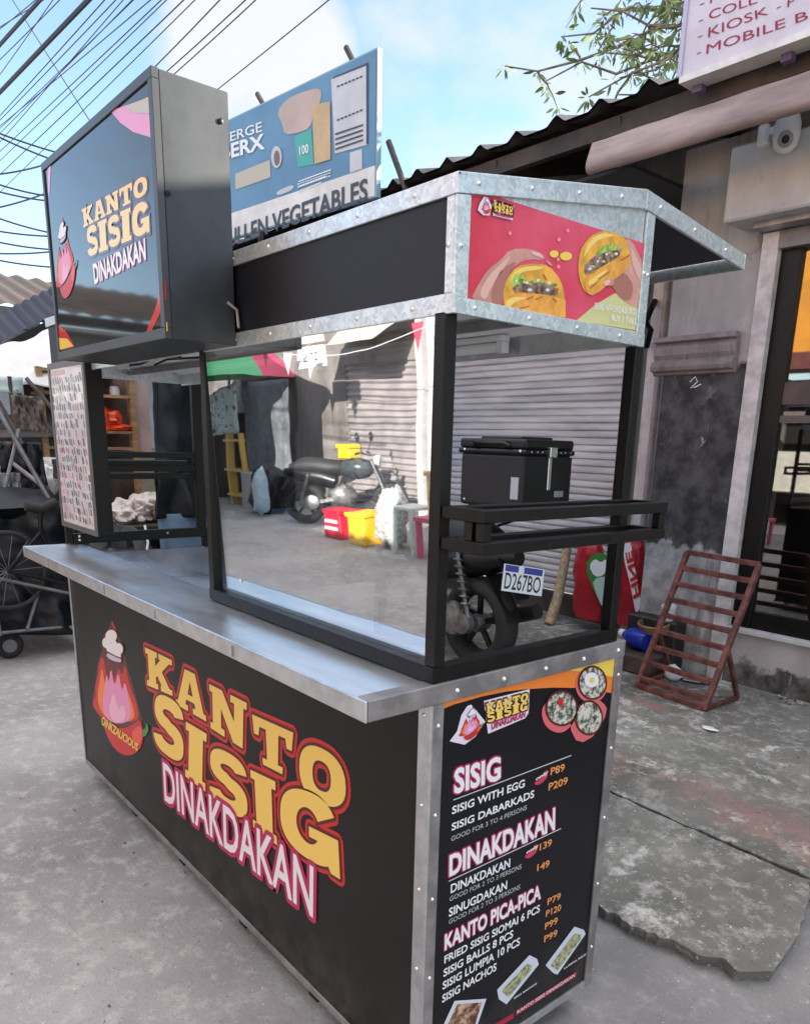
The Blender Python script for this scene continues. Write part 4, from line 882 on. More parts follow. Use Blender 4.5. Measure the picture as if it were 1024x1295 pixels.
# roof: ribbed sheets sloping up and back, on dark battens
def rib(x):
    p = (x / .31) % 1.0; return .05 * max(0, 1 - abs(p - .5) / .22) + .012 * noise.noise(Vector((x * .8, 0, 0)))
def roof(a, b):
    x = -9.2 + 16 * a; yy = 2.86 + 3.6 * b + (.05 * noise.noise(Vector((math.floor(x / .93) * 2.1, 0, 7))) if b == 0 else 0)
    return (x, yy, 3.29 + .26 * 3.6 * b + rib(x) + .03 * noise.noise(Vector((math.floor(x / .93), 3, 0))))
B(MB().grid(roof, 700, 3), 'roof', M_roof)
B(MB().grid(lambda a, b: (lambda p: (p[0], p[1] + .01, p[2] - .012))(roof(a, b)), 700, 1), 'roof', M_timber)
B(MB().box(-9.2, 6, 2.95, 3.0, 3.17, 3.262), 'eaves_beam', M_timber)
for k in range(8): B(MB().bar((-8.6 + k * .95, 2.95, 3.2), (-8.6 + k * .95, 4.2, 3.52), .05, .1), 'rafter', M_timber)
B(MB().bar((-3.0, 2.98, 3.17), (-3.0, 4.18, 2.6), .05, .07), 'brace', M_timber)
B(MB().box(-9.2, 6, 5.9, 6.1, 3.0, 4.0), 'wall', M_wall)
B(MB().box(-9.2, -1.86, 3.0, 4.19, 3.0, 3.02), 'soffit', M_dark)
# roller shutter, guides, base board
def slats(a, b):
    z = .28 + 2.45 * b; p = (z / .056) % 1.0
    return (-6.3 + 3.78 * a, 4.19 - .015 * math.sin(math.pi * p) ** .6 + (.018 if p < .16 else 0) + .006 * noise.noise(Vector((a * 9, math.floor(z / .056) * 1.7, 0))) + .012 * noise.noise(Vector((a * 3, z * 1.5, 4))), z + .003 * noise.noise(Vector((a * 3, math.floor(z / .056), 9))))
sh = B(MB().grid(slats, 24, 440), 'roller_shutter', M_slat)
B(MB().box(-6.3, -2.5, 4.12, 4.19, .1, .28), 'base_board', M_timber)
for x0, x1, m in ((-2.515, -2.465, M_wframe), (-2.455, -2.43, mat('guide_dark', (.09, .085, .085), .5, metal=.4)), (-2.4, -2.36, M_wframe)): B(MB().box(x0, x1, 4.1, 4.19, .1, 2.75), 'shutter_guide', m, bev=.003)
B(MB().box(-2.34, -1.8535, 4.05, 4.19, .1, 2.75), 'jamb', mat('jamb_white', (.62, .58, .58), .7, var=.1, scale=4))
B(MB().tube([(-2.22, 4.0, .1), (-2.22, 4.0, 2.9)], .025, 10), 'drain_pipe', mat('pipe_grey', (.3, .28, .28), .5, var=.2))
B(MB().tube([(-2.33, 4.03, 2.5), (-2.3, 3.95, 2.44), (-2.35, 3.97, 2.36), (-2.28, 3.94, 2.3), (-2.34, 4.0, 2.2)], .022, 7), 'cable_bundle', M_black)
# white chalk-like tag scratched on the pilaster
B(MB().tube([(-1.66, 3.497, 1.9), (-1.63, 3.497, 1.93), (-1.61, 3.497, 1.9), (-1.65, 3.497, 1.865), (-1.62, 3.497, 1.87), (-1.585, 3.497, 1.885)], .004, 5), 'scratch_mark', M_white)
# pavement camera
cm = thing('security_camera', 'white dome security camera under the gutter above the shop door', 'camera', (-1.12, 3.3, 3.06))
cw = mat('camera_white', (.72, .7, .68), .4)
MB().lathe([(0, .08), (.05, .075), (.062, .04), (.064, -.02), (.055, -.06), (.03, -.085), (0, -.09)], (-1.1, 3.2, 3.03), (0, 0, 1), 18).build('housing', cw, cm, smooth=True)
MB().lathe([(0, 0), (.032, 0), (.036, .01), (.036, .03), (.03, .034)], (-1.075, 3.145, 2.985), (.45, -.8, -.35), 16).build('lens_ring', mat('camera_grey', (.25, .25, .26), .3), cm, smooth=True)
MB().lathe([(0, .037), (.018, .036), (.02, .03)], (-1.075, 3.145, 2.985), (.45, -.8, -.35), 14).build('lens', M_black, cm, smooth=True)
MB().box(-1.25, -1.19, 3.18, 3.24, 3.0, 3.1).build('mount', cw, cm, bev=.012)
MB().bar((-1.19, 3.21, 3.06), (-1.14, 3.21, 3.06), .03).build('arm', cw, cm)
# roof sign with red words
sg = thing('roof_sign', 'white', 'sign', (-.9, 2.85, 3.25))
sg['label'] = 'white boxed sign with red capital lettering standing on the tin roof edge'
MB().box(-1.468, .35, 2.8, 2.9, 3.262, 4.2).build('sign_case', mat('case_pale', (.62, .58, .66), .4, var=.05), sg)
f = mat('case_frame', (.7, .66, .6), .35, metal=.3, var=.1)
MB().box(-1.475, .36, 2.79, 2.91, 3.232, 3.262).build('frame', f, sg); MB().box(-1.49, -1.468, 2.79, 2.91, 3.2625, 4.2).build('frame', mat('frame_violet', (.5, .47, .62), .35, metal=.2), sg)
sr = mat('sign_maroon_word', (.3, .015, .06), .5)
mb = MB(); s8 = lambda pts: [sight(*a, 1, 2.7995) for a in crop(pts, 860, 0, 6.244)]
put_text(mb, 'MOBILE B', s8([(205, 425), (1010, 150), (1005, 78), (210, 350)]), NF, .002, 0)
put_text(mb, 'KIOSK', s8([(220, 295), (700, 110), (690, 45), (225, 215)]), NF, .002, 0)
put_text(mb, 'F', s8([(845, 55), (900, 35), (900, -30), (850, -10)]), NF, .002, 0)
put_text(mb, 'COLL', s8([(225, 155), (610, 20), (605, -45), (230, 80)]), NF, .002, 0)
put_text(mb, 'F', s8([(235, 25), (290, 3), (290, -65), (240, -45)]), NF, .002, 0)
for a, b in ((150, 415), (158, 285), (165, 160), (175, 28), (780, 55)): mb.poly([p + NF * .002 for p in s8([(a - 20, b + 12), (a + 16, b - 2), (a + 16, b - 10), (a - 18, b + 4)])])
mb.build('lettering', sr, sg)
for x in (-1.44, -1.0, -.3): MB().box(x, x + .05, 2.86, 2.9, 3.2, 3.2315).build('stand', mat('stand_violet', (.12, .09, .16), .5), sg)

# ------------------------------------------------------------------ billboard on the far roof
bp0 = Vector((-3.93, 2.78, 3.233)); bd = Vector((-1, -.092, 0)).normalized(); bn = Vector((bd.y, -bd.x, 0)) * -1
if bn.y > 0: bn = -bn
bb = thing('billboard', 'faded blue billboard with VEGETABLES on its pale lower strip, above the far roof', 'billboard', bp0)
c2 = lambda pts: [sightp(a, b, bp0, bn) for a, b in crop(pts, 270, 40, 3.531)]
W_ = 3.3
def bq(u0, u1, z0, z1, e=0): return [bp0 + bd * u + Vector((0, 0, z)) + bn * e for u, z in ((u0, z0), (u1, z0), (u1, z1), (u0, z1))]
MB().prism([p for p in bq(0, W_, -.02, .915)], -bn * .04).build('board', mat('board_edge', (.25, .4, .48), .5), bb)
mB = mat('board_blue', (.14, .3, .46), .6, col2=(.1, .22, .36), scale=1.5, lo=.35, hi=.65)
MB().poly(bq(.015, W_ - .02, .185, .902, .004)).build('board_face', mB, bb)
MB().poly(bq(.015, W_ - .02, -.01, .185, .004)).build('name_strip', mat('strip_pale', (.72, .7, .67), .6, var=.12, scale=3), bb)
def bpoly(pts, m, e, sm=0, nm='board_print'):
    if sm: pts = smooth_loop(pts, sm)
    q = c2(pts); o = q[0]; fr = (bp0, bd, Vector((0, 0, 1)), bn)
    mb = MB(); put_poly(mb, [[((p - bp0).dot(bd), p.z - bp0.z) for p in q]], fr, e); mb.build(nm, m, bb)
mw = mat('board_white', (.55, .56, .6), .6, var=.06, scale=4)
bpoly([(528, 212), (690, 142), (690, 505), (545, 545)], mw, .008); bpoly([(685, 140), (694, 138), (694, 500), (686, 503)], mat('board_navy', (.05, .06, .12), .6), .009); bpoly([(532, 212), (690, 150), (690, 140), (545, 200)], mat('board_navy', (.05, .06, .12), .6), .01)
bpoly([(285, 360), (330, 300), (400, 270), (470, 250), (488, 270), (480, 320), (450, 350), (440, 430), (370, 455), (320, 460), (310, 410)], mat('board_stain', (.5, .4, .36), .7, var=.1, scale=2), .008, 1)
bpoly([(445, 328), (525, 312), (528, 570), (456, 592)], mat('board_tan', (.55, .4, .22), .6, var=.08), .012); bpoly([(365, 470), (440, 430), (450, 592), (380, 605)], mat('board_teal', (.08, .4, .36), .6), .007)
bpoly([(612, 540), (667, 523), (667, 612), (612, 632)], mw, .008)
bpoly([(100, 635), (255, 572), (258, 650), (102, 706)], mat('board_sand', (.5, .46, .38), .6), .008); bpoly(circ(286, 560, 24, 50, 14), mat('board_white', (.5, .5, .5)), .011); bpoly(circ(288, 565, 13, 34, 12), mat('board_face_dark', (.2, .13, .12), .6), .014)
bpoly([(285, 712), (360, 680), (362, 705), (287, 735)], mw, .008, 1)
wl_, dk = MB(), MB()
put_text(wl_, 'CONVERGE', c2([(-85, 545), (222, 445), (220, 402), (-85, 505)]), bn, .012, .01)
put_text(wl_, 'FIBERX', c2([(-10, 588), (230, 522), (226, 458), (-10, 530)]), bn, .012, .03)
put_text(wl_, 'SHOP', c2([(218, 755), (282, 732), (282, 715), (218, 738)]), bn, .012, .01) if False else None
put_text(wl_, '100', c2([(390, 552), (430, 540), (428, 502), (388, 514)]), bn, .012, .02)
for y in (0, 22, 44): put_text(wl_, 'mmm mmmm mmmm', c2([(385, 668 + y * .9), (530, 617 + y * .9), (530, 612 + y * .9), (385, 663 + y * .9)]), bn, .012) if False else wl_.poly([p + bn * .011 for p in c2([(385, 672 + y), (530 - y, 619 + y * 1.3), (530 - y, 614 + y * 1.3), (385, 667 + y)])])
for k in range(26):
    u = 380 + (k % 13) * 11.5; y = 684 - (u - 380) * .355 + (k // 13) * 14
    wl_.poly([p + bn * .0112 for p in c2([(u, y), (u + 8, y - 2.6), (u + 8, y - 7), (u, y - 4.4)])])
for k in range(14): dk.poly([p + bn * .0125 for p in c2([(556 + (k % 7) * 17, 250 + (k // 7) * 150 - (k % 7) * 7), (568 + (k % 7) * 17, 245 + (k // 7) * 150 - (k % 7) * 7), (568 + (k % 7) * 17, 238 + (k // 7) * 150 - (k % 7) * 7), (556 + (k % 7) * 17, 243 + (k // 7) * 150 - (k % 7) * 7)])])
for y in (455, 478, 500, 522): dk.poly([p + bn * .012 for p in c2([(548, y + 8), (672, y - 34), (672, y - 42), (548, y)])])
put_text(dk, 'CULLEN VEGETABLES', c2([(30, 976), (690, 750), (690, 655), (30, 903)]), bn, .01, .022)
wl_.build('lettering', M_white, bb); dk.build('lettering', mat('board_ink', (.05, .06, .09), .6), bb)
for px in ((545, 45, 590, 135), (150, 258, 185, 320), (735, 470, 800, 650)):
    a, b = c2([px[:2], px[2:]]); MB().tube([a - bn * .1, b - bn * .1, b - bn * .1 + (b - a) * (.6 if px[1] < 400 else .4)], .022, 8).build('prop_pole', M_timber, bb)
for u in (.3, 1.6, 3.0): MB().tube([bp0 + bd * u - bn * .08 + Vector((0, 0, .7)), bp0 + bd * u - bn * .08 + Vector((0, 0, -.1))], .025, 8).build('post', M_timber, bb)
# ------------------------------------------------------------------ motorcycle behind the cart (local: +X forward)
M_plast = mat('black_plastic', (.007, .007, .008), .33, spec=.4, var=.2, scale=8)
M_plast2 = mat('charcoal_plastic', (.02, .017, .016), .5, var=.15, scale=8)
M_eng = mat('engine_metal', (.22, .22, .22), .45, metal=.7, var=.3, scale=14)
def motorcycle(label, loc, rz, group=None):
    t = thing('motorcycle', label, 'motorcycle', loc, rz, group)
    def b(mb, n, m, p=None, **k): return mb.build(n, m, p or t, local=True, **k)
    for x, w in ((0, 1.35), (1.27, .95)):
        r = MB()
        r.torus((x, 0, .29), (0, 1, 0), .2, .016, 28, 8)
        for k in range(5):
            a = 2 * math.pi * k / 5 + .3
            r.bar((x + .03 * math.cos(a), 0, .29 + .03 * math.sin(a)), (x + .195 * math.cos(a), 0, .29 + .195 * math.sin(a)), .035, .02, up=(0, 1, 0))
        wh = b(r, 'wheel', M_plast)
        b(MB().torus((x, 0, .29), (0, 1, 0), .235, .06, 40, 14, sx=w), 'tyre', M_rubber, wh, smooth=True)
        b(MB().lathe([(.0, -.06), (.05, -.06), (.06, -.03), (.06, .03), (.05, .06), (0, .06)], (x, 0, .29), (0, 1, 0), 16), 'hub', M_eng, wh, smooth=True)
        st = MB()
        for k in range(8):
            a0 = 2 * math.pi * k / 8
            for s in (-1, 1): st.poly([(x + rr * math.cos(a0 + da), s * .019, .29 + rr * math.sin(a0 + da)) for rr, da in ((.193, 0), (.206, 0), (.206, .42), (.193, .42))])
        b(st, 'rim_tape', mat('tape_white', (.75, .72, .7), .4), wh)
    for s in (.1, -.1): b(MB().bar((0, s, .29), (.5, s, .36), .035, .05), 'swing_arm', M_eng)
    b(MB().lathe([(0, -.03), (.1, -.03), (.115, 0), (.1, .035), (.05, .05), (0, .05)], (.12, .11, .31), (0, 1, 0), 16).lathe([(.0, 0), (.07, 0), (.07, .05), (0, .06)], (.02, .1, .3), (0, 1, 0), 14), 'gear_case', M_eng, smooth=True)
    for s in (.13, -.13):
        sp = b(MB().tube([(-.02, s, .34), (.1, s, .74)], .014, 8), 'shock_absorber', M_eng)
        c = [(-.02 + .12 * q + .027 * math.sin(q * 56) * .95, s + .027 * math.cos(q * 56), .34 + .4 * q - .027 * math.sin(q * 56) * .28) for q in [.12 + .8 * k / 110 for k in range(111)]]
        b(MB().tube(c, .007, 5), 'spring', mat('spring_grey', (.16, .16, .165), .4, metal=.6), sp, smooth=True)
    b(MB().tube([(.55, -.12, .3), (.3, -.16, .24), (.1, -.17, .27)], .022, 10).tube([(.1, -.17, .27), (-.05, -.175, .31), (-.32, -.18, .4)], [.03, .055, .05], 12), 'exhaust', M_plast2, smooth=True)
    b(MB().blob((.55, 0, .4), (.2, .13, .17), 2, .25, 14, 9, 5), 'engine', M_eng, smooth=True)
    b(MB().tube([(-.22, 0, .8), (0, 0, .83), (.3, 0, .8), (.58, 0, .79), (.68, 0, .8)], [.05, .12, .13, .11, .04], 14), 'seat', mat('seat_vinyl', (.015, .015, .016), .55, var=.2, scale=30), smooth=True)
    b(MB().tube([(-.3, 0, .74), (-.1, 0, .72), (.25, 0, .66), (.5, 0, .6)], [.05, .1, .13, .12], 12), 'tail_cowl', M_plast, smooth=True)
    b(MB().blob((.78, 0, .78), (.26, .15, .15), 4, .1), 'fuel_tank', mat('tank_grey', (.05, .06, .065), .25, var=.2), smooth=True)
    b(MB().bar((.62, 0, .62), (1.0, 0, .86), .06, .1).bar((.5, 0, .35), (.62, 0, .65), .06), 'frame', M_plast)
    for s in (.075, -.075): b(MB().tube([(1.27, s, .29), (1.0, s, .92)], .022, 10), 'fork', M_eng, smooth=True)
    b(MB().grid(lambda a, q: (1.27 + .31 * math.cos(R(35 + 120 * a)), .07 * (q - .5) * 2, .29 + .31 * math.sin(R(35 + 120 * a)) - .02 * abs(q - .5) * 2), 12, 4), 'front_fender', M_plast, smooth=True)
    b(MB().tube([(.86, .36, 1.0), (.9, .2, 1.02), (.98, .06, .97), (.98, -.06, .97), (.9, -.2, 1.02), (.86, -.36, 1.0)], .012, 8), 'handlebar', M_eng, smooth=True)
    for s in (1, -1):
        b(MB().tube([(.87, s * .24, 1.01), (.86, s * .38, 1.0)], .019, 10), 'grip', M_rubber, smooth=True)
        b(MB().tube([(.9, s * .27, 1.02), (.84, s * .36, .98)], .006, 6), 'brake_lever', M_eng)
        mr = b(MB().tube([(.9, s * .2, 1.02), (.92, s * .28, 1.14), (.9, s * .36, 1.21)], .007, 6), 'mirror', M_plast)
        b(MB().lathe([(0, 0), (.05, .002), (.072, .012), (.07, .025), (.04, .04), (0, .045)], (.89, s * .38, 1.23), (1, 0, .1), 16), 'mirror_head', M_plast, mr, smooth=True)
        b(MB().lathe([(.065, -.001), (0, -.001)], (.889, s * .38, 1.23), (1, 0, .1), 16), 'mirror_glass', mat('mirror_glass', (.25, .3, .35), .03, metal=.9), mr)
    b(MB().lathe([(0, -.06), (.07, -.05), (.09, .02), (.085, .04), (0, .055)], (1.1, 0, .9), (1, 0, -.1), 18), 'headlight', mat('lamp_glass', (.5, .5, .52), .1), smooth=True)
    b(MB().prism([(-.2, -.1, .74), (-.2, .1, .74), (-.34, .06, .5), (-.34, -.06, .5)], (-.012, 0, -.004)).prism([(-.1, -.08, .62), (-.1, .08, .62), (-.3, .055, .36), (-.3, -.055, .36)], (-.01, 0, -.004)), 'rear_fender', M_plast, bev=.003)
    b(MB().box(-.3, -.22, -.045, .045, .7, .745), 'tail_light', mat('tail_red', (.5, .01, .03), .2), bev=.01)
    # number plate, a little cocked
    pc = Vector((-.355, .02, .62)); pn = Vector((-.88, .42, .22)).normalized(); px_ = Vector((-.42, -.88, 0)).normalized(); px_ = (px_ - pn * px_.dot(pn)).normalized(); py_ = pn.cross(px_)
    if py_.z < 0: py_ = -py_
    px_ = py_.cross(pn)
    rot = math.radians(-9); px_, py_ = px_ * math.cos(rot) + py_ * math.sin(rot), py_ * math.cos(rot) - px_ * math.sin(rot)
    q = lambda a, c, e=0: pc + px_ * a + py_ * c + pn * e
    pl = b(MB().prism([q(-.13, -.08), q(.13, -.08), q(.13, .08), q(-.13, .08)], pn * .003), 'number_plate', mat('plate_white', (.75, .77, .8), .35))
    pb = MB()
    for a0, a1 in ((-.12, -.035), (.0, .12)): pb.poly([q(a0, .038, .0036), q(a1, .038, .0036), q(a1, .076, .0036), q(a0, .076, .0036)])
    b(pb, 'plate_band', mat('plate_blue', (.03, .03, .3), .4), pl)
    tx = MB(); put_text(tx, 'D267BO', [q(-.115, -.066), q(.115, -.066), q(.115, .03), q(-.115, .03)], pn, .004, .01); b(tx, 'plate_lettering', mat('plate_ink', (.01, .01, .015), .4), pl)
    # luggage rack and top box
    b(MB().tube([(.1, .1, .86), (-.3, .1, 1.0), (-.42, .1, 1.04)], .01, 6).tube([(.1, -.1, .86), (-.3, -.1, 1.0), (-.42, -.1, 1.04)], .01, 6).bar((-.44, 0, 1.035), (.02, 0, 1.035), .26, .012), 'luggage_rack', M_plast)
    tb = b(MB().box(-.475, .025, -.205, .205, 1.045, 1.345), 'top_box', M_plast2, bev=.022, seg=3)
    b(MB().prism([(-.49, -.218, 1.34), (.04, -.218, 1.34), (.04, .218, 1.34), (-.49, .218, 1.34)], (0, 0, .03)).box(-.482, .032, -.21, .21, 1.37, 1.425), 'lid', M_plast, tb, bev=.02, seg=3)
    b(MB().box(-.38, -.07, -.14, .14, 1.42, 1.438), 'lid_pad', M_plast, tb, bev=.006)
    b(MB().tube([(-.36, .212, 1.385), (-.34, .236, 1.4), (-.12, .236, 1.4), (-.1, .212, 1.385)], .013, 8), 'handle', M_plast, tb, smooth=True)
    b(MB().box(-.478, -.4755, -.2, .2, 1.06, 1.33), 'back_plate', M_plast, tb)
    b(MB().box(-.508, -.479, -.03, .03, 1.33, 1.385).box(-.487, -.479, -.014, .014, 1.15, 1.33), 'latch', mat('latch_silver', (.6, .6, .62), .25, metal=.9), tb, bev=.003)
    b(MB().box(-.481, -.4785, -.14, -.06, 1.11, 1.145), 'badge', mat('badge_grey', (.4, .4, .42), .3, metal=.6), tb, bev=.006)
    b(MB().box(-.44, -.385, .2055, .2085, 1.1, 1.22), 'sticker', mat('sticker_grey', (.55, .55, .56), .4), tb)
    for x, y in ((-.45, .214), (-.02, .214)): 
        for z in (1.075, 1.36): b(MB().lathe([(.009, 0), (.007, .004), (0, .005)], (x, y - (.008 if z < 1.2 else -.004), z), (0, 1, 0), 8), 'bolt', M_bolt, tb)
    for y in (-.17, -.12, -.08, .08, .12, .17): b(MB().lathe([(.006, 0), (.005, .004), (0, .005)], (-.49, y, 1.357), (-1, 0, 0), 8), 'bolt', M_bolt, tb)
    return t
mc1 = motorcycle('black motorcycle with black top box and white number plate parked behind the food cart', (-2.32, 2.44, .101), math.pi + .02)

# ------------------------------------------------------------------ things on the pavement
M_rust = mat('brown_iron', (.16, .055, .045), .6, metal=.2, var=.4, scale=18, bump=.1)
rk = thing('slatted_rack', 'brown iron slatted stand leaning open against the wall by the shop door', 'metal rack', (-1.2, 3.05, .1))
A0, A1 = Vector((-1.43, 2.91, .105)), Vector((-.956, 2.855, .105)); T0, T1 = Vector((-1.405, 3.26, .90)), Vector((-.945, 3.24, .89))
def R_(mb, n): return mb.build(n, M_rust, rk, bev=.002)
for a, b in ((A0, T0), (A1, T1)): R_(MB().bar(a, b, .03, .03), 'side_rail')
for k in range(9):
    t = .07 + .93 * k / 8; R_(MB().bar(A0.lerp(T0, t), A1.lerp(T1, t), .03, .028), 'rung')
F0, F1 = Vector((-1.46, 3.33, .115)), Vector((-.945, 3.2, .115))
for a, b, c in ((A0, T0, F0), (A1, T1, F1)):
    R_(MB().bar(a.lerp(b, .42), c, .024), 'back_leg'); R_(MB().bar(a + Vector((0, 0, .012)), c, .024), 'foot_rail')
R_(MB().bar(A0 + Vector((0, 0, .012)), A1 + Vector((0, 0, .012)), .03), 'foot_rail')
lg = MB().tube([(-2.83, 3.74, .105), (-2.86, 3.86, .3), (-2.96, 4.06, .68)], [.045, .042, .038], 10).build('wooden_post', mat('raw_timber', (.45, .33, .2), .75, var=.3, scale=14, stretch=(4, 4, .6)), smooth=True, origin=(-2.83, 3.74, .1))
tag(lg, 'short bare wooden post leaning on the roller shutter behind the motorcycle plate', 'wooden post')
def sack(name, label, c, w, h, d, seed, lean):
    t = thing(name, label, 'sack', (c[0], c[1], c[2]))
    def fn(a, b):
        th = 2 * math.pi * a; k = 1 - .45 * b ** 4 - .2 * (1 - b) ** 6
        wob = 1 + .16 * noise.noise(Vector((math.cos(th) * 2 + seed, math.sin(th) * 2, b * 4))) + .09 * noise.noise(Vector((math.cos(th) * 6 + seed, math.sin(th) * 6, b * 11)))
        return (c[0] + math.cos(th) * w * k * wob + lean * b, c[1] + math.sin(th) * d * k * wob * (.6 if b > .9 else 1), c[2] + h * b)
    MB().grid(fn, 44, 34).build('bag', mat('sack_red', (.5, .012, .03), .35, col2=(.35, .01, .02), scale=6), t, smooth=True)
    return t
s1 = sack('plastic_sack', 'red printed plastic sack with white flowers hanging beside the shutter guide', (-2.53, 3.86, .2), .15, .64, .09, 1, -.05)
s2 = sack('plastic_sack', 'red and white printed plastic sack with tall lettering next to the pilaster', (-2.17, 3.86, .22), .11, .66, .09, 5, -.02)
def on_sack(par, pts, m, y=3.74, nm='sack_print', sm=1):
    mb = MB(); l = [(sight(*a, 1, y)) for a in pts]; l = [(p.x, p.z) for p in l]
    if sm: l = smooth_loop(l, sm)
    mb2 = MB(); put_poly(mb2, [l], (Vector((0, y, 0)), Vector((1, 0, 0)), Vector((0, 0, 1)), NF), 0); mb2.prism if False else None
    return mb2.build(nm, m, par)
on_sack(s1, [(738, 715), (752, 698), (770, 702), (778, 722), (776, 750), (765, 772), (752, 750)], mat('sack_green', (.05, .22, .04), .4)); on_sack(s1, [(744, 716), (752, 706), (760, 712), (766, 706), (768, 718), (763, 728), (752, 730)], M_white, 3.735); on_sack(s1, [(748, 732), (772, 728), (772, 752), (762, 770), (754, 752)], mat('sack_mint', (.45, .6, .5), .4), 3.736)
on_sack(s2, [(786, 688), (797, 686), (803, 720), (811, 765), (804, 778), (797, 740), (790, 712)], M_white, 3.73, sm=0)
mb = MB(); put_text(mb, 'FINE', [sight(*a, 1, 3.725) for a in ((801, 757), (791, 700), (799, 697), (809, 752))], NF, .001, .03); mb.build('sack_print', M_red, s2)
bt = thing('bottle', 'small blue bottle lying by the foot of the pilaster', 'bottle', (-1.72, 3.28, .3)); 
MB().lathe([(0, 0), (.06, .005), (.065, .03), (.065, .13), (.05, .16), (.025, .18), (.025, .2), (0, .2)], (-1.62, 3.28, .29), (-1, .1, .05), 16).build('body', mat('bottle_blue', (.01, .03, .35), .3), bt, smooth=True)
MB().lathe([(.028, 0), (.028, .035), (0, .036)], (-1.815, 3.3, .3), (-1, .1, .05), 12).build('cap', M_white, bt, smooth=True)
tag(MB().box(-1.84, -1.5, 3.14, 3.46, .101, .22).build('scrap_board', M_timber, bev=.01, origin=(-1.67, 3.3, .1)), 'dark low board heap under the blue bottle beside the stand', 'boards')
tag(MB().lathe([(.0, 0), (.1, 0), (.11, .05), (.1, .055), (.09, .01), (0, .012)], (-1.63, 3.36, .36), (0, -.2, 1), 18).build('brown_lid', mat('lid_brown', (.22, .13, .08), .6, var=.2), smooth=True, origin=(-1.63, 3.36, .36)), 'brown round lid resting above the blue bottle', 'lid')
cu = MB().lathe([(0, 0), (.035, 0), (.045, .1), (.047, .1), (.04, .008), (0, .008)], (-1.57, 3.4, .43), (.1, -.2, 1), 14).build('white_cup', M_white, smooth=True, origin=(-1.57, 3.4, .43)); tag(cu, 'white cup standing at the foot of the pilaster above the blue bottle', 'cup')
tag(MB().box(-1.85, -1.48, 3.36, 3.49, .101, .43).build('dark_crate', M_plast2, bev=.01, origin=(-1.66, 3.42, .1)), 'dark crate against the pilaster behind the blue bottle', 'crate')
for i, (x, y, w, h, m, lab) in enumerate(((-1.38, 3.22, .06, .1, M_white, 'white crumpled packet lying under the slatted stand'), (-1.3, 3.32, .1, .03, mat('paper_grey', (.5, .5, .48), .7), 'grey sheet of paper lying under the slatted stand'), (-.78, 2.6, .04, .012, M_white, 'flat white wrapper lying on the pavement in front of the stand'))):
    tag(MB().blob((x, y, .11 + h * .4), (w, w * .7, h * .5), i + 3, .5, 10, 6, 3).build('litter', m, smooth=True, origin=(x, y, .1)), lab, 'litter')
rnd = random.Random(5)
gr = MB()
for k in range(420):
    if k < 260: x, y, z = rnd.uniform(-1.6, .6), rnd.uniform(.95, 3.2), .102
    else: x, y, z = rnd.uniform(-2.5, .7), rnd.uniform(-1.2, .85), .001
    if y > 3 and False: continue
    r = rnd.uniform(.002, .006); gr.blob((x, y, z + r * .4), (r, r * .8, r * .6), k, .4, 5, 4)
for k in range(160):
    x = rnd.uniform(-.9, 1.2); r = rnd.uniform(.004, .016); gr.blob((x, 3.47 - abs(rnd.gauss(0, .04)), .102 + r * .4), (r, r, r * .6), k, .5, 6, 4)
tag(gr.build('grit', mat('grit_mix', (.4, .38, .36), .9, col2=(.08, .075, .07), scale=40)), 'loose pale and dark grit scattered over road and pavement', 'grit', kind='stuff')

# ------------------------------------------------------------------ clutter at the far left
def cloth(q, nx, ny, amp, seed, fq=(6, 1.2), thick=None):
    q = [Vector(p) for p in q]; n = (q[1] - q[0]).cross(q[3] - q[0]).normalized()
    def fn(a, b):
        p = bil(q, a, b); w = noise.noise(Vector((a * fq[0] + seed, b * fq[1], seed))) + .5 * noise.noise(Vector((a * fq[0] * 2.3 + b * 2, b * fq[1] * 3, seed + 4)))
        return p + n * (amp * w) + Vector((0, 0, -.25 * amp * (noise.noise(Vector((a * 4, seed, 0))) if b < .02 else 0)))
    m = MB().grid(fn, nx, ny)
    return m
def solid(o, t=.006):
    md = o.modifiers.new('solid', 'SOLIDIFY'); md.thickness = t; return o
M_tarp = mat('black_tarp', (.008, .009, .013), .42, spec=.35, var=.4, scale=4, bump=.2, bscale=7)
M_wtarp = mat('white_tarp', (.7, .68, .66), .6, var=.08, scale=3)
M_ply = mat('plywood', (.36, .22, .11), .65, var=.25, scale=6, stretch=(1, 1, 5))
M_pinkb = mat('pink_board', (.5, .36, .33), .7, var=.1, scale=4)
M_gal_d = mat('dull_pipe', (.2, .2, .205), .45, metal=.6, var=.2)
# tarped stall behind the far end
ts = thing('tarped_stall', 'tall stall wrapped in black plastic tarp behind the far end of the cart', 'stall', (-4.5, 1.6, 0))
solid(cloth([(-4.15, 1.1, .93), (-4.3, 2.3, .93), (-4.3, 2.3, 2.1), (-4.18, 1.16, 2.1)], 60, 40, .07, 2, (5, 2.2)).build('tarp', M_tarp, ts, smooth=True))
solid(cloth([(-5.3, 1.75, .93), (-4.15, 1.1, .93), (-4.18, 1.16, 2.1), (-5.3, 1.8, 2.1)], 40, 30, .05, 7, (5, 2)).build('tarp', M_tarp, ts, smooth=True))
MB().prism([(-5.3, 1.8, 2.08), (-4.18, 1.16, 2.08), (-4.3, 2.3, 2.08), (-5.3, 2.3, 2.08)], (0, 0, .02)).build('top_sheet', M_tarp, ts)
solid(cloth([(-4.12, 1.12, .1), (-4.27, 2.3, .1), (-4.3, 2.3, .96), (-4.17, 1.12, .96)], 40, 20, .03, 9).build('skirt', mat('blue_cloth', (.1, .16, .24), .7, var=.2, scale=5), ts, smooth=True))
for x, y in ((-4.35, 1.3), (-5.2, 1.85), (-4.4, 2.2), (-5.2, 2.2)): MB().box(x, x + .05, y, y + .05, .1, 2.08).build('post', M_timber, ts)
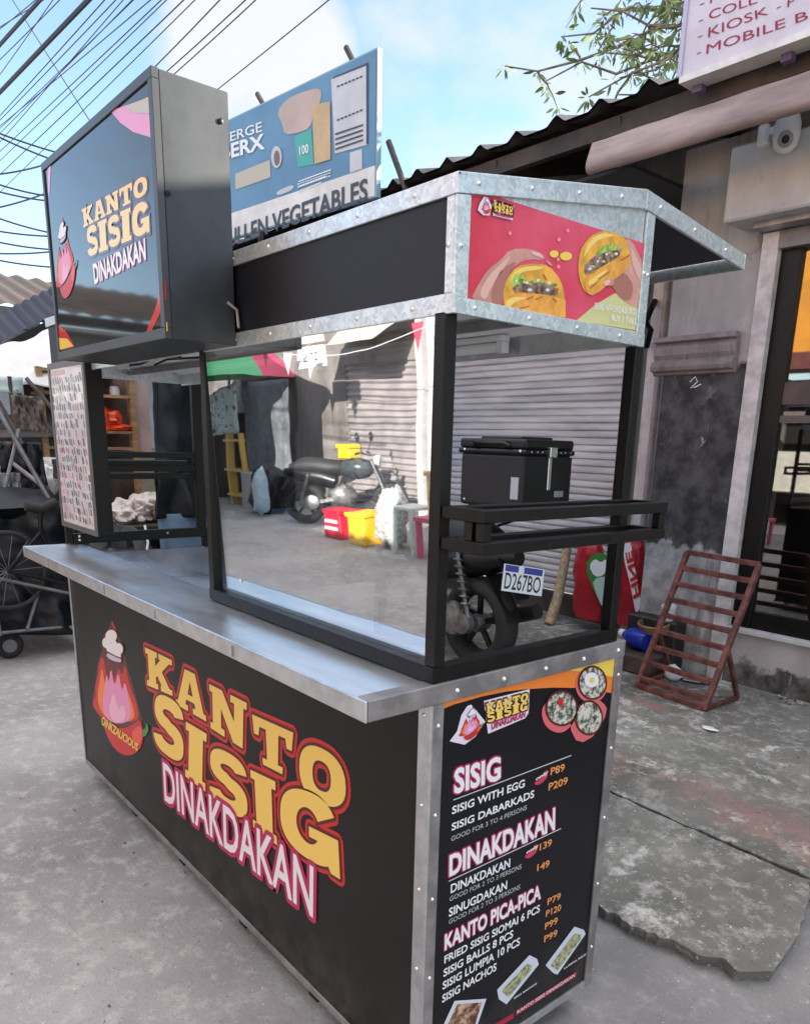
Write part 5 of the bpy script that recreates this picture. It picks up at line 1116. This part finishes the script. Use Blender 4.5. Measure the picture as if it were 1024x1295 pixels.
# plank shelf with the orange bag
sf_ = thing('plank_shelf', 'open plywood shelf unit with pink back board beyond the far end of the cart', 'shelf', (-6.0, 1.4, .1))
MB().box(-6.03, -5.98, 1.645, 1.69, .1, 2.0).build('post', M_ply, sf_); MB().box(-6.03, -5.98, .9, .945, .1, 2.0).build('post', M_ply, sf_)
MB().box(-6.2, -6.04, 1.69, 1.83, 1.3, 1.97).build('side_board', M_pinkb, sf_)
for z in (1.35, 1.49, 1.79, 1.97): MB().box(-6.4, -5.985, .946, 1.6445, z, z + .025).build('shelf', M_ply, sf_)
MB().box(-6.43, -6.405, .9, 1.84, .1, 2.05).build('back_board', mat('back_brown', (.16, .1, .07), .7, var=.4, scale=3), sf_)
ob = thing('orange_bag', 'bright orange plastic bag lying on the plywood shelf', 'bag', (-6.1, 1.5, 1.515))
MB().blob((-6.08, 1.45, 1.6), (.14, .13, .1), 3, .5, 20, 12, 2.5).build('bag', mat('bag_orange', (.75, .07, .015), .35, var=.25, scale=9), ob, smooth=True)
MB().blob((-6.05, 1.55, 1.54), (.1, .12, .035), 9, .5, 14, 8, 3).build('fold', mat('bag_orange', (.75, .07, .015)), ob, smooth=True)
for i, (y, z, r, m, lab) in enumerate(((1.42, 1.88, .05, M_plast, 'dark pot on the top shelf of the plywood unit'), (1.56, 1.86, .04, M_white, 'white jar on the top shelf of the plywood unit'), (1.25, 1.86, .05, M_gal_d, 'grey tin on the top shelf behind the menu board'))):
    tag(MB().lathe([(0, 0), (r, 0), (r * 1.1, r), (r * .9, r * 1.9), (r * .6, r * 2), (0, r * 2)], (-6.12, y, 1.815), (0, 0, 1), 14).build('jar', m, smooth=True, origin=(-6.12, y, 1.815)), lab, 'jar')
wl = MB().box(-8.2, -7.9, -3, 3.9, 0, 1.35).build('block_wall', mat('wall_olive', (.33, .3, .23), .85, var=.25, scale=3, bump=.1), origin=(-8, 1, 0)); tag(wl, 'long olive grey block wall beyond the stalls at left', 'wall')
for i, (y, z, ry, rz, lab) in enumerate(((1.42, .82, .18, .12, 'white rice sack heaped on the bench under the shelf'), (1.6, .9, .16, .1, 'white flat sack folded over the bench by the tarped stall'))):
    tag(MB().blob((-5.6, y, z), (.2, ry, rz), i + 1, .45, 44, 26, 3).build('white_sack', mat('sack_cream', (.68, .62, .58), .7, var=.1), smooth=True, origin=(-5.6, y, z)), lab, 'sack')
tag(MB().box(-5.9, -5.3, .9, 1.85, .1, .76).build('bench', M_timber, bev=.01, origin=(-5.6, 1.4, .1)), 'dark timber bench carrying white sacks behind the cart end', 'bench')
bg_ = thing('black_bag', 'shiny black rubbish bag tied with white string at the far end of the cart', 'bag', (-4.3, .95, .4))
MB().blob((-4.35, .95, .62), (.22, .27, .24), 6, .35, 26, 16, 4).build('bag', M_tarp, bg_, smooth=True)
MB().tube([(-4.1, 1.0, .9), (-4.09, 1.01, .78), (-4.1, .99, .68)], .008, 6).build('string', M_white, bg_)
# hand trolley piled under black tarp
tl = thing('covered_trolley', 'loaded hand trolley covered with black tarp on small rubber wheels at left', 'trolley', (-4.7, .3, 0))
solid(cloth([(-4.42, -.7, .28), (-4.45, .66, .12), (-4.55, .68, 1.0), (-4.55, -.7, 1.06)], 60, 34, .12, 12, (5, 3)).build('tarp', M_tarp, tl, smooth=True))
solid(cloth([(-4.45, .66, .12), (-5.6, .7, .2), (-5.6, .7, 1.0), (-4.55, .68, 1.0)], 40, 24, .06, 15, (5, 3)).build('tarp', M_tarp, tl, smooth=True))
MB().blob((-5.0, .0, 1.0), (.55, .7, .12), 8, .3, 24, 10, 3).build('load', M_tarp, tl, smooth=True)
for x, y in ((-4.52, .19), (-4.52, -.55), (-5.5, .19)):
    wh = MB().lathe([(.03, -.02), (.045, -.02), (.045, .02), (.03, .02)], (x, y, .09), (1, 0, 0), 16).build('wheel', M_gal_d, tl, smooth=True)
    MB().torus((x, y, .09), (1, 0, 0), .064, .026, 20, 8).build('tyre', M_rubber, wh, smooth=True)
for a, b in (((-4.4, -.3, .72), (-4.36, .72, .38)), ((-4.4, .1, .62), (-4.38, .12, .2)), ((-4.38, .0, .22), (-4.4, .5, .2)), ((-4.38, .28, .22), (-4.42, .4, .5)), ((-4.4, .55, .2), (-4.32, .7, .03))):
    MB().tube([a, b], .012, 7).build('frame_pipe', M_gal_d, tl, smooth=True)
# pole and awning stall at far left
ws = thing('awning_stall', 'street stall under a bright white tarp awning on thin poles at the far left', 'stall', (-6.3, .3, 0))
aL, aR = sight(0, 440, 0, -6.9), sight(66, 408, 0, -6.9)
aM = aL + (aL - aR) * 2.2
solid(cloth([(-5.9, -1.6, 1.78), (-5.9, 1.12, 1.86), (-6.9, aR.y + .12, aR.z + .03), (-6.9, aM.y, aM.z)], 60, 40, .06, 4, (7, 5)).build('awning', M_wtarp, ws, smooth=True))
solid(cloth([(-5.88, -1.6, 1.7), (-5.88, .75, 1.78), (-5.9, .78, 1.9), (-5.9, -1.6, 1.8)], 30, 4, .02, 8, (9, 2)).build('awning_edge', mat('edge_mint', (.55, .66, .62), .6), ws, smooth=True))
for pts in (((-5.9, .68, 0), (-5.9, .68, 1.9)), ((-5.9, .8, 1.9), (-5.9, 1.22, 1.35)), ((-5.9, .72, 1.8), (-5.95, 1.2, 1.2)), ((-5.9, -1.2, 0), (-5.9, -1.2, 1.85)), ((-6.85, .68, 0), (-6.85, .68, 2.5)), ((-5.7, .35, 1.5), (-5.5, .85, .9)), ((-5.3, .4, 1.35), (-5.0, .62, 1.1)), ((-5.0, .35, 1.7), (-4.8, .72, .75))):
    MB().tube(pts, .017, 7).build('pole', M_gal_d if pts[0][2] != 0 else M_timber, ws, smooth=True)
solid(cloth([(-6.0, -1.2, .85), (-6.0, 1.05, 1.05), (-6.05, 1.05, 1.55), (-6.05, -1.2, 1.55)], 40, 14, .05, 3, (6, 2)).build('stall_curtain', mat('curtain_grey', (.12, .11, .115), .7, var=.3, scale=5), ws, smooth=True))
solid(cloth([(-5.8, .5, 1.08), (-5.8, 1.06, 1.05), (-5.85, 1.06, 1.28), (-5.85, .5, 1.3)], 20, 8, .05, 6, (6, 3)).build('white_cloth', M_wtarp, ws, smooth=True))
for y in (.42, .6, .78):
    tag(MB().blob((-5.5, y, 1.12), (.09, .09, .11), int(y * 10), .4, 30, 18, 3).build('bundle', [M_plast, M_wtarp, M_gal_d][int(y * 10) % 3], smooth=True, origin=(-5.5, y, 1.05)), ['dark bundle on the trolley under the white awning', 'white bundle between dark ones under the white awning', 'grey bundle nearest the menu board under the white awning'][int(round((y - .42) / .18))], 'bundle')
sc = thing('bicycle_frame', 'upturned black cycle frame and spoked wheel leaning on the tarped trolley', 'bicycle', (-4.3, .25, 0))
MB().torus((-4.36, .2, .62), (1, .25, .1), .24, .016, 36, 8).build('tyre', M_rubber, sc, smooth=True)
sp = MB()
for k in range(14):
    t = 2 * math.pi * k / 14; sp.tube([(-4.36, .2, .62), (-4.36 - .05 * math.cos(t), .2 + .23 * math.cos(t), .62 + .23 * math.sin(t))], .002, 4)
sp.build('spokes', M_gal_d, sc)
for q in (((-4.35, .2, .62), (-4.36, .55, .5)), ((-4.36, .55, .5), (-4.38, .42, .85)), ((-4.38, .42, .85), (-4.35, .2, .62)), ((-4.38, .42, .85), (-4.4, .44, 1.0)), ((-4.36, .55, .5), (-4.34, .66, .3))): MB().tube(list(q), .014, 7).build('tube', M_black, sc, smooth=True)
MB().tube([(-4.4, .35, 1.02), (-4.4, .44, 1.0), (-4.42, .54, 1.04)], .03, 8).build('saddle', M_rubber, sc, smooth=True)
for i, (x, y, z, w, h, m, lab) in enumerate(((-5.2, .55, 1.2, .3, .42, M_tarp, 'black cloth hanging from the poles nearest the menu board'), (-5.4, .2, 1.25, .28, .38, M_plast2, 'charcoal cloth hanging from the poles at the picture edge'), (-5.0, .38, 1.05, .2, .3, mat('rag_grey', (.2, .2, .21), .8, var=.3), 'grey rag hanging over the tarped trolley'), (-5.6, .72, 1.62, .22, .26, mat('rag_brown', (.12, .09, .08), .8, var=.3), 'brown rag hanging under the white awning'))):
    tag(solid(cloth([(x, y - w / 2, z - h / 2), (x, y + w / 2, z - h / 2), (x - .03, y + w / 2, z + h / 2), (x - .03, y - w / 2, z + h / 2)], 26, 22, .05, i * 3 + 1, (5, 2)).build('hanging_cloth', m, smooth=True, origin=(x, y, z))), lab, 'cloth')
for i, (pa, pb, lab) in enumerate((((-5.1, .12, .9), (-5.3, .3, 1.95), 'thin dark stick standing in the trolley at the picture edge'), ((-5.1, .75, .9), (-5.5, .5, 1.7), 'thin dark stick leaning beside the menu board'), ((-4.9, .3, .95), (-5.0, .5, 1.5), 'short grey stick in the trolley load'))):
    tag(MB().tube([pa, pb], .013, 7).build('stick', M_timber if i < 2 else M_gal_d, smooth=True, origin=pa), lab, 'stick')
tag(MB().prism([(-5.95, .3, 1.42), (-5.95, 1.2, 1.46), (-6.4, 1.2, 1.62), (-6.4, .3, 1.58)], (0, 0, .02)).build('grey_sheet', mat('sheet_grey', (.2, .18, .175), .7, var=.25, scale=4), origin=(-6.1, .7, 1.5)), 'slanting grey board under the white awning at the far left', 'board')
mk = thing('market_house', 'low house with a long rusty brown tin roof far behind the stalls', 'house', (-10, 1, 0))
MB().box(-14, -9.6, -4, 4.2, 0, 2.7).build('wall', mat('house_wall', (.5, .56, .6), .8, var=.12, scale=2), mk)
MB().grid(lambda a, b: (-9.1 - 2.6 * b, -4.5 + 9 * a, 2.86 + .75 * b + .02 * math.sin(a * 220)), 220, 2).build('roof', mat('rust_tin', (.085, .055, .04), .85, col2=(.055, .048, .045), scale=3), mk, smooth=True)
MB().box(-9.14, -9.06, -4.5, 4.5, 2.72, 2.84).build('fascia', M_dark, mk); MB().box(-9.6, -9.1, -4.5, 4.5, 2.66, 2.7).build('soffit', mat('soffit_grey', (.2, .2, .2), .7), mk)
lr = thing('lean_to_roof', 'dark ribbed lean-to roof sloping down between the brown roof and the white awning', 'roof', (-7.6, 1, 2.3))
lL, lR = sight(0, 436, 0, -7.3), sight(66, 402, 0, -7.3); lM = lL + (lL - lR) * 2.0; lE = lR + (lR - lL) * .5
MB().grid(lambda a, b: tuple(Vector(lM).lerp(lE, a) + Vector((-.6 * b, 0, .24 * b + .028 * abs(math.sin(a * 60))))), 120, 2).build('sheet', mat('lean_blue', (.02, .02, .04), .6), lr)
solid(MB().grid(lambda a, b: tuple(Vector(lM).lerp(lE, a) + Vector((.02, 0, -.1 * b))), 30, 1).build('fascia', M_dark, lr), .02)
MB().bar((-7.8, -1.4, 0), (-7.8, -1.4, 2.3), .06).build('post', M_timber, lr); MB().bar((-7.8, 1.35, 0), (-7.8, 1.35, 2.45), .06).build('post', M_timber, lr)
# ------------------------------------------------------------------ other side of the street (seen in the glass and the sign)
ox = lambda x56: 1.017 - (1.017 - x56) * 1.06
os_ = thing('street_house', 'long low concrete house with shutters and awnings across the street from the cart', 'house', (-7, -6.6, 0))
def O(mb, n, m, **k): return mb.build(n, m, os_, **k)
M_ow = weather('pale_render', [(.2, .18, .17), (.32, .3, .28)])
O(MB().box(-30, -9.85, -7.2, -6.6, 0, 3.3).box(-7.9, -6.9, -7.2, -6.6, 0, 3.3), 'wall', weather('grey_render', [(.13, .12, .11), (.26, .24, .23)]))
O(MB().box(-9.85, -7.9, -7.2, -6.6, 2.3, 3.3), 'wall', M_ow)
O(MB().grid(lambda a, b: (-9.85 + 1.95 * a, -6.62 + .022 * math.sin(2.3 * b / .1 * 2 * math.pi), 2.3 * b), 2, 320), 'roller_shutter', mat('shutter_far', (.3, .27, .27), .5, var=.15, scale=3))
O(MB().grid(lambda a, b: (-9.6 + 1.9 * a, -6.6 + 1.0 * b, 3.0 - .5 * b), 6, 4), 'awning', mat('awning_sand', (.5, .43, .37), .7, var=.1))
O(MB().box(-11.2, -8.4, -6.6, -6.45, 3.02, 3.35), 'fascia_board', mat('fascia_red', (.6, .05, .07), .5, col2=(.65, .25, .25), scale=2))
for x in (-7.75, -7.5): O(MB().box(x, x + .12, -6.55, -6.4, 0, 3.1), 'post', M_pale)
O(MB().grid(lambda a, b: (-30 + 23.1 * a, -6.4 - 1.5 * b, 3.32 + .4 * b + .03 * math.sin(a * 460)), 330, 1), 'roof', mat('roof_far', (.12, .1, .1), .6, var=.3))
oh = thing('orange_house', 'two storey orange house with a dark open ground floor across the street', 'house', (-3, -7.4, 0))
def H(mb, n, m): return mb.build(n, m, oh)
H(MB().box(-6.89, 6, -9, -7.3, 3.3, 5.6), 'upper_wall', mat('wall_orange', (.7, .3, .04), .8, var=.12, scale=2))
H(MB().box(-6.89, 6, -7.3, -6.5, 3.0, 3.29), 'canopy', mat('canopy_red', (.16, .05, .045), .6, var=.2)); H(MB().box(-6.89, 6, -9, -8.6, 0, 3.0), 'back_wall', M_dark)
H(MB().box(-6.89, -6.7, -8.6, -6.7, 0, 3.0), 'side_wall', M_ow)
for x in (-5.6, -3.9): H(MB().box(x, x + .9, -7.32, -7.26, 3.75, 4.75), 'window', mat('window_salmon', (.6, .28, .2), .6))
for x in (-6.4, -3.2, 0, 3.2): H(MB().box(x, x + .2, -7.0, -6.8, 0, 2.998), 'pillar', M_ow)
H(MB().box(-6.1, 4, -7.2, -6.9, .8, 1.55), 'counter', mat('counter_cream', (.55, .53, .45), .6, var=.1))
H(MB().box(-6.89, 6, -7.28, -7.26, 2.1, 2.3), 'beam', mat('beam_grey', (.2, .16, .15), .6))
sb2 = thing('shop_board', 'white shop board with short dark lettering under the awning across the street', 'sign', (-9.3, -5.55, 2.2))
MB().box(-9.6, -8.8, -5.56, -5.52, 2.2, 2.5).build('board', M_white, sb2)
mb = MB(); put_text(mb, 'COBI', [Vector((-9.0, -5.519, 2.28)), Vector((-9.4, -5.519, 2.28)), Vector((-9.4, -5.519, 2.4)), Vector((-9.0, -5.519, 2.4))], (0, 1, 0), .001, .02); mb.build('lettering', M_print, sb2)
MB().prism([(-9.5, -5.56, 2.55), (-8.8, -5.56, 2.55), (-8.95, -5.56, 3.0), (-9.1, -5.56, 3.08), (-9.3, -5.56, 3.02)], (0, .04, 0)).build('hood', mat('hood_cream', (.66, .64, .58), .5), sb2)
mc2 = copy_tree(mc1, None, skip=('top_box', 'number_plate', 'luggage_rack')); mc2.location = (-8.75, -5.05, 0); mc2.rotation_euler = (0, 0, -.68); mc2['label'] = 'black motorcycle without a top box parked before the shutter across the street'
mc1['group'] = mc2['group'] = 'motorcycles in the street'
def crate(name, label, x0, x1, y0, y1, z0, h, m):
    t = thing(name, label, 'crate', ((x0 + x1) / 2, (y0 + y1) / 2, z0))
    MB().prism([(x0 + .02, y0 + .02, z0), (x1 - .02, y0 + .02, z0), (x1 - .02, y1 - .02, z0), (x0 + .02, y1 - .02, z0)], (0, 0, h)).build('box', m, t, bev=.012)
    MB().box(x0, x1, y0, y1, z0 + h - .05, z0 + h + .005).build('rim', m, t, bev=.008)
    for z in (z0 + h * .3, z0 + h * .55): MB().box(x0 + .06, x1 - .06, y1 - .021, y1 - .008, z, z + .04).build('slot', M_white if 'red' in label else m, t)
    return t
crate('bottle_crate', 'red plastic bottle crate on the ground across the street', -7.42, -7.0, -4.8, -4.45, 0, .36, mat('crate_red', (.6, .01, .04), .45))
crate('plastic_crate', 'big yellow plastic crate on the ground across the street', -6.8, -6.4, -4.72, -4.38, 0, .38, mat('crate_yellow', (.85, .5, .015), .45))
crate('plastic_crate', 'small yellow box on the seat of the motorcycle across the street', -8.38, -8.12, -5.62, -5.38, .92, .2, mat('crate_yellow', (.85, .5, .015)))
crate('carton', 'tan carton standing on a small table across the street', -5.32, -5.0, -4.75, -4.45, .45, .5, mat('carton_tan', (.8, .5, .22), .7))
lt = thing('low_table', 'low pink table under the tan carton across the street', 'table', (-5.15, -4.6, 0)); mpk = mat('table_pink', (.6, .1, .2), .5)
MB().box(-5.4, -4.9, -4.85, -4.35, .4, .445).build('tabletop', mpk, lt)
for x in (-5.38, -4.97):
    for y in (-4.83, -4.42): MB().box(x, x + .05, y, y + .05, 0, .4).build('leg', mpk, lt)
stl = thing('plastic_stool', 'pale mint plastic stool on the ground across the street', 'stool', (-5.7, -4.6, 0)); mm = mat('stool_mint', (.6, .68, .62), .4)
MB().box(-5.87, -5.5, -4.75, -4.4, .48, .52).build('seat', mm, stl, bev=.01)
for x, y in ((-5.87, -4.75), (-5.54, -4.75), (-5.87, -4.44), (-5.54, -4.44)): MB().bar((x + .02 + (-.03 if x < -5.7 else .03), y + .02, 0), (x + .02, y + .02, .48), .045).build('leg', mm, stl)
tag(MB().blob((-6.12, -4.6, .33), (.22, .2, .36), 3, .35, 20, 12, 4).build('net_bag', mat('net_white', (.65, .65, .63), .7, col2=(.25, .25, .25), scale=30), smooth=True, origin=(-7.5, -5.2, 0)), 'white net bag of bottles between the yellow crate and the stool', 'bag')
um = thing('umbrella', 'pink and green market umbrella across the street', 'umbrella', (-12.4, -5.8, 0))
MB().tube([(-12.4, -5.8, 0), (-12.4, -5.8, 2.9)], .025, 8).build('pole', M_gal_d, um)
for k in range(8):
    a0, a1 = 2 * math.pi * k / 8, 2 * math.pi * (k + 1) / 8
    c = (-12.4, -5.8, 2.95); e = lambda a, r, z: (c[0] + r * math.cos(a), c[1] + r * math.sin(a), z)
    MB().poly([c, e(a0, .7, 2.78), e(a1, .7, 2.78)]).poly([e(a0, .7, 2.78), e(a0, 1.3, 2.2), e(a1, 1.3, 2.2), e(a1, .7, 2.78)]).build('panel', mat('umb_pink', (.75, .08, .2), .6) if k % 2 else mat('umb_green', (.08, .5, .2), .6), um)
c1 = solid(cloth([(ox(-11.9), -5.5, 1.2), (ox(-10.8), -5.5, 1.25), (ox(-10.8), -5.5, 2.1), (ox(-11.9), -5.5, 1.9)], 20, 10, .04, 2).build('patterned_cloth', mat('cloth_mint', (.62, .72, .7), .7, col2=(.08, .12, .12), scale=9, lo=.4, hi=.46), smooth=True, origin=(-12, -5.5, 1.2))); tag(c1, 'mint cloth with dark pattern hanging under the umbrella across the street', 'cloth')
c1 = solid(cloth([(ox(-10.75), -5.6, .6), (ox(-9.4), -5.6, .6), (ox(-9.4), -5.6, 2.1), (ox(-10.75), -5.6, 2.1)], 40, 16, .06, 5, (9, 1)).build('grey_curtain', mat('curtain_blue', (.14, .15, .17), .6, var=.2), smooth=True, origin=(-11, -5.6, .6))); tag(c1, 'grey plastic curtain hanging from the stall across the street', 'curtain')
tag(MB().box(ox(-10.75), ox(-10.4), -5.7, -5.4, 0, .62).build('foam_box', M_pale, bev=.01, origin=(ox(-10.6), -5.55, 0)), 'taller pale foam box below the grey curtain beside the yellow shelf', 'box')
tag(MB().box(ox(-10.1), ox(-9.7), -5.7, -5.4, 0, .55).build('foam_box', M_pale, bev=.01, origin=(ox(-9.9), -5.55, 0)), 'shorter pale foam box below the grey curtain beside the black sack', 'box')
tag(MB().blob((ox(-9.6), -5.3, .35), (.4, .3, .4), 5, .4, 18, 10).build('black_sack', M_tarp, smooth=True, origin=(ox(-9.6), -5.3, 0)), 'black sack beside the shutter across the street', 'sack')
tag(MB().blob((ox(-9.35), -5.0, .38), (.16, .12, .36), 8, .4, 14, 10).build('carrier_bag', mat('bag_sky', (.35, .6, .75), .4, col2=(.7, .72, .75), scale=5), smooth=True, origin=(ox(-9.35), -5.0, 0)), 'blue and white carrier bag before the black sack across the street', 'bag')
ys = thing('yellow_shelf', 'yellow wooden shelf under the patterned cloth across the street', 'shelf', (ox(-11.1), -5.6, 0)); my = mat('shelf_yellow', (.75, .5, .12), .6)
for x in (ox(-11.4), ox(-10.95)): MB().box(x, x + .06, -5.65, -5.55, 0, 1.25).build('post', my, ys)
for z in (.15, .6, 1.1): MB().box(ox(-11.4), ox(-10.9), -5.8, -5.5, z, z + .04).build('board', my, ys)
pn_ = thing('bunting', 'white and red pennants strung across the street house', 'bunting', (-8, -5.3, 2.2))
for k in (0, 1, 2, 6):
    x = -10.2 + k * .62; z = 2.55 - .25 * math.sin(math.pi * k / 6)
    MB().prism([(x, -5.3, z), (x + .22, -5.3, z), (x + .1, -5.3, z - .3)], (0, .004, 0)).build('pennant', M_wtarp if k % 3 else mat('pen_red', (.6, .05, .1), .6), pn_)
MB().tube([(-10.4 + k * .42, -5.3, 2.56 - .25 * math.sin(math.pi * k / 11)) for k in range(12)], .006, 5).build('string', M_white, pn_)
tag(MB().box(-16, -13.2, -6.5, -5.6, 0, 1.6).build('far_stall_box', M_timber, origin=(-14, -6, 0)), 'dark timber stall counter beyond the umbrella across the street', 'counter')

# ------------------------------------------------------------------ tree behind the roof
tr_ = thing('tree', 'tree with drooping narrow leaves behind the tin roof and the roof sign', 'tree', (-2.6, 7.2, 0))
bark = mat('bark', (.2, .16, .12), .85, var=.35, scale=12)
MB().tube([(-2.6, 7.2, 0), (-2.55, 7.1, 2.5), (-2.5, 6.9, 4.3), (-2.3, 6.6, 6.0)], [.2, .17, .13, .05], 12).build('trunk', bark, tr_, smooth=True)
rnd = random.Random(11)
limb, leaf, leaf2 = MB(), MB(), MB()
def twig(a, b, r0, n, droop, kids):
    pts = []
    for k in range(9):
        t = k / 8; p = a.lerp(b, t) + Vector((0, 0, -droop * t * t)) + Vector((rnd.uniform(-1, 1), rnd.uniform(-1, 1), rnd.uniform(-1, 1))) * .03 * (a - b).length * (k > 0)
        pts.append(p)
    limb.tube(pts, [r0 * (1 - .8 * k / 8) for k in range(9)], 5)
    for _ in range(n):
        k = rnd.randint(3, 8); p = pts[k]
        for _ in range(rnd.randint(2, 5)):
            d = Vector((rnd.uniform(-1, 1), rnd.uniform(-1, 1), rnd.uniform(-1.5, .25))).normalized(); L = rnd.uniform(.06, .13); w = L * rnd.uniform(.1, .17)
            s = d.cross(Vector((rnd.uniform(-1, 1), rnd.uniform(-1, 1), .3))).normalized() * w; st = p + d * .03
            m = leaf if rnd.random() < .6 else leaf2
            m.poly([st, st + d * L * .35 + s * .9, st + d * L * .7 + s * .7, st + d * L, st + d * L * .7 - s * .7, st + d * L * .35 - s * .9])
    for _ in range(kids):
        k = rnd.randint(2, 7); p = pts[k]; q = p + Vector((rnd.uniform(-.6, .4), rnd.uniform(-.5, .4), rnd.uniform(-.3, .35)))
        twig(p, q, r0 * .45, int(n * .5) + 2, .15, 0)
root = Vector((-2.5, 6.9, 4.4))
W3 = lambda u, v, y: sight(u, v, 1, y)
for (u, v, y, n, kids, drp) in ((640, 78, 5.2, 7, 5, .1), (700, 40, 5.4, 7, 6, .1), (690, 75, 5.0, 6, 4, .1), (760, 100, 5.0, 7, 6, .1), (745, 15, 5.3, 7, 6, 0), (800, 85, 5.1, 7, 6, .1), (820, 30, 5.4, 8, 7, 0), (850, 70, 5.2, 8, 7, 0), (720, -40, 5.5, 7, 6, 0), (800, -40, 5.6, 7, 6, 0), (860, -60, 5.6, 7, 6, 0), (780, 95, 5.2, 6, 5, .1), (930, 75, 5.4, 7, 5, 0), (985, 55, 5.4, 8, 6, 0), (1010, 40, 5.3, 8, 5, 0), (1080, 30, 5.6, 8, 7, 0), (950, 60, 5.8, 7, 6, 0), (770, 55, 5.4, 7, 5, .1)):
    e = W3(u, v, y); a = root + Vector((rnd.uniform(-.1, .2), rnd.uniform(-.2, .2), rnd.uniform(-.2, 1.3)))
    twig(a, e, .03, int(n * 1.7), drp, kids + 2)
limb.build('limbs', bark, tr_, smooth=True); leaf.build('crown', mat('leaf_dark', (.11, .16, .05), .5, var=.4, scale=2), tr_); leaf2.build('crown', mat('leaf_light', (.3, .36, .11), .5, var=.3, scale=2), tr_)

# ------------------------------------------------------------------ overhead cables
M_cab = mat('cable_black', (.015, .013, .03), .6)
def cable(a, b, ax, val, r, label, group, sag=.0):
    A, Bq = sight(*a, ax, val), sight(*b, ax, val); d = Bq - A
    A, Bq = A - d * 1.2, Bq + d * .8
    pts = [A.lerp(Bq, k / 16) + Vector((0, 0, -sag * (1 - (2 * k / 16 - 1) ** 2))) for k in range(17)]
    o = MB().tube(pts, r, 6).build('overhead_cable', M_cab, smooth=True, origin=pts[8]); tag(o, label, 'cable', group)
for a, b, r in (((0, 116), (111, 0), .02), ((0, 56), (50, 0), .018)): cable(a, b, 1, 1.6, r, 'thick black cable bundle crossing the top left corner of the sky', 'thick overhead cables')
TH = 'thin black overhead cable fanning across the sky above the sign box'
for a, b, y in (((0, 148), (142, 0), 2.2), ((0, 156), (185, 0), 2.5), ((0, 142), (128, 0), 2.0), ((0, 165), (163, 0), 2.6), ((0, 188), (199, 0), 2.4), ((0, 200), (206, 0), 2.8), ((0, 217), (227, 0), 2.2), ((0, 240), (262, -20), 2.9), ((193, 82), (273, 0), 2.4), ((209, 87), (305, 0), 2.6), ((220, 89), (318, 0), 2.8), ((277, 107), (410, 0), 3.4), ((0, 71), (71, 0), 2.0), ((0, 32), (40, 0), 2.0), ((0, 90), (64, 0), 2.3), ((0, 176), (152, 0), 2.6), ((20, 140), (175, -10), 2.9), ((0, 30), (95, -30), 2.2)):
    cable(a, b, 1, y, .005, TH, 'thin overhead cables', .03)
TL = 'thin black cable low over the stalls left of the sign box'
for a, b in (((0, 162), (64, 185)), ((0, 167), (57, 193)), ((0, 227), (46, 240)), ((0, 236), (48, 247)), ((0, 270), (50, 286)), ((0, 286), (53, 293)), ((0, 314), (53, 314)), ((0, 323), (57, 332)), ((0, 255), (46, 243)), ((0, 213), (44, 206)), ((0, 300), (50, 309))):
    cable(a, b, 0, -8.5, .009, TL, 'low overhead cables', .05)
cable((34, 28), (110, 147), 1, 3.0, .007, 'single thin cable crossing the others from upper left', None)
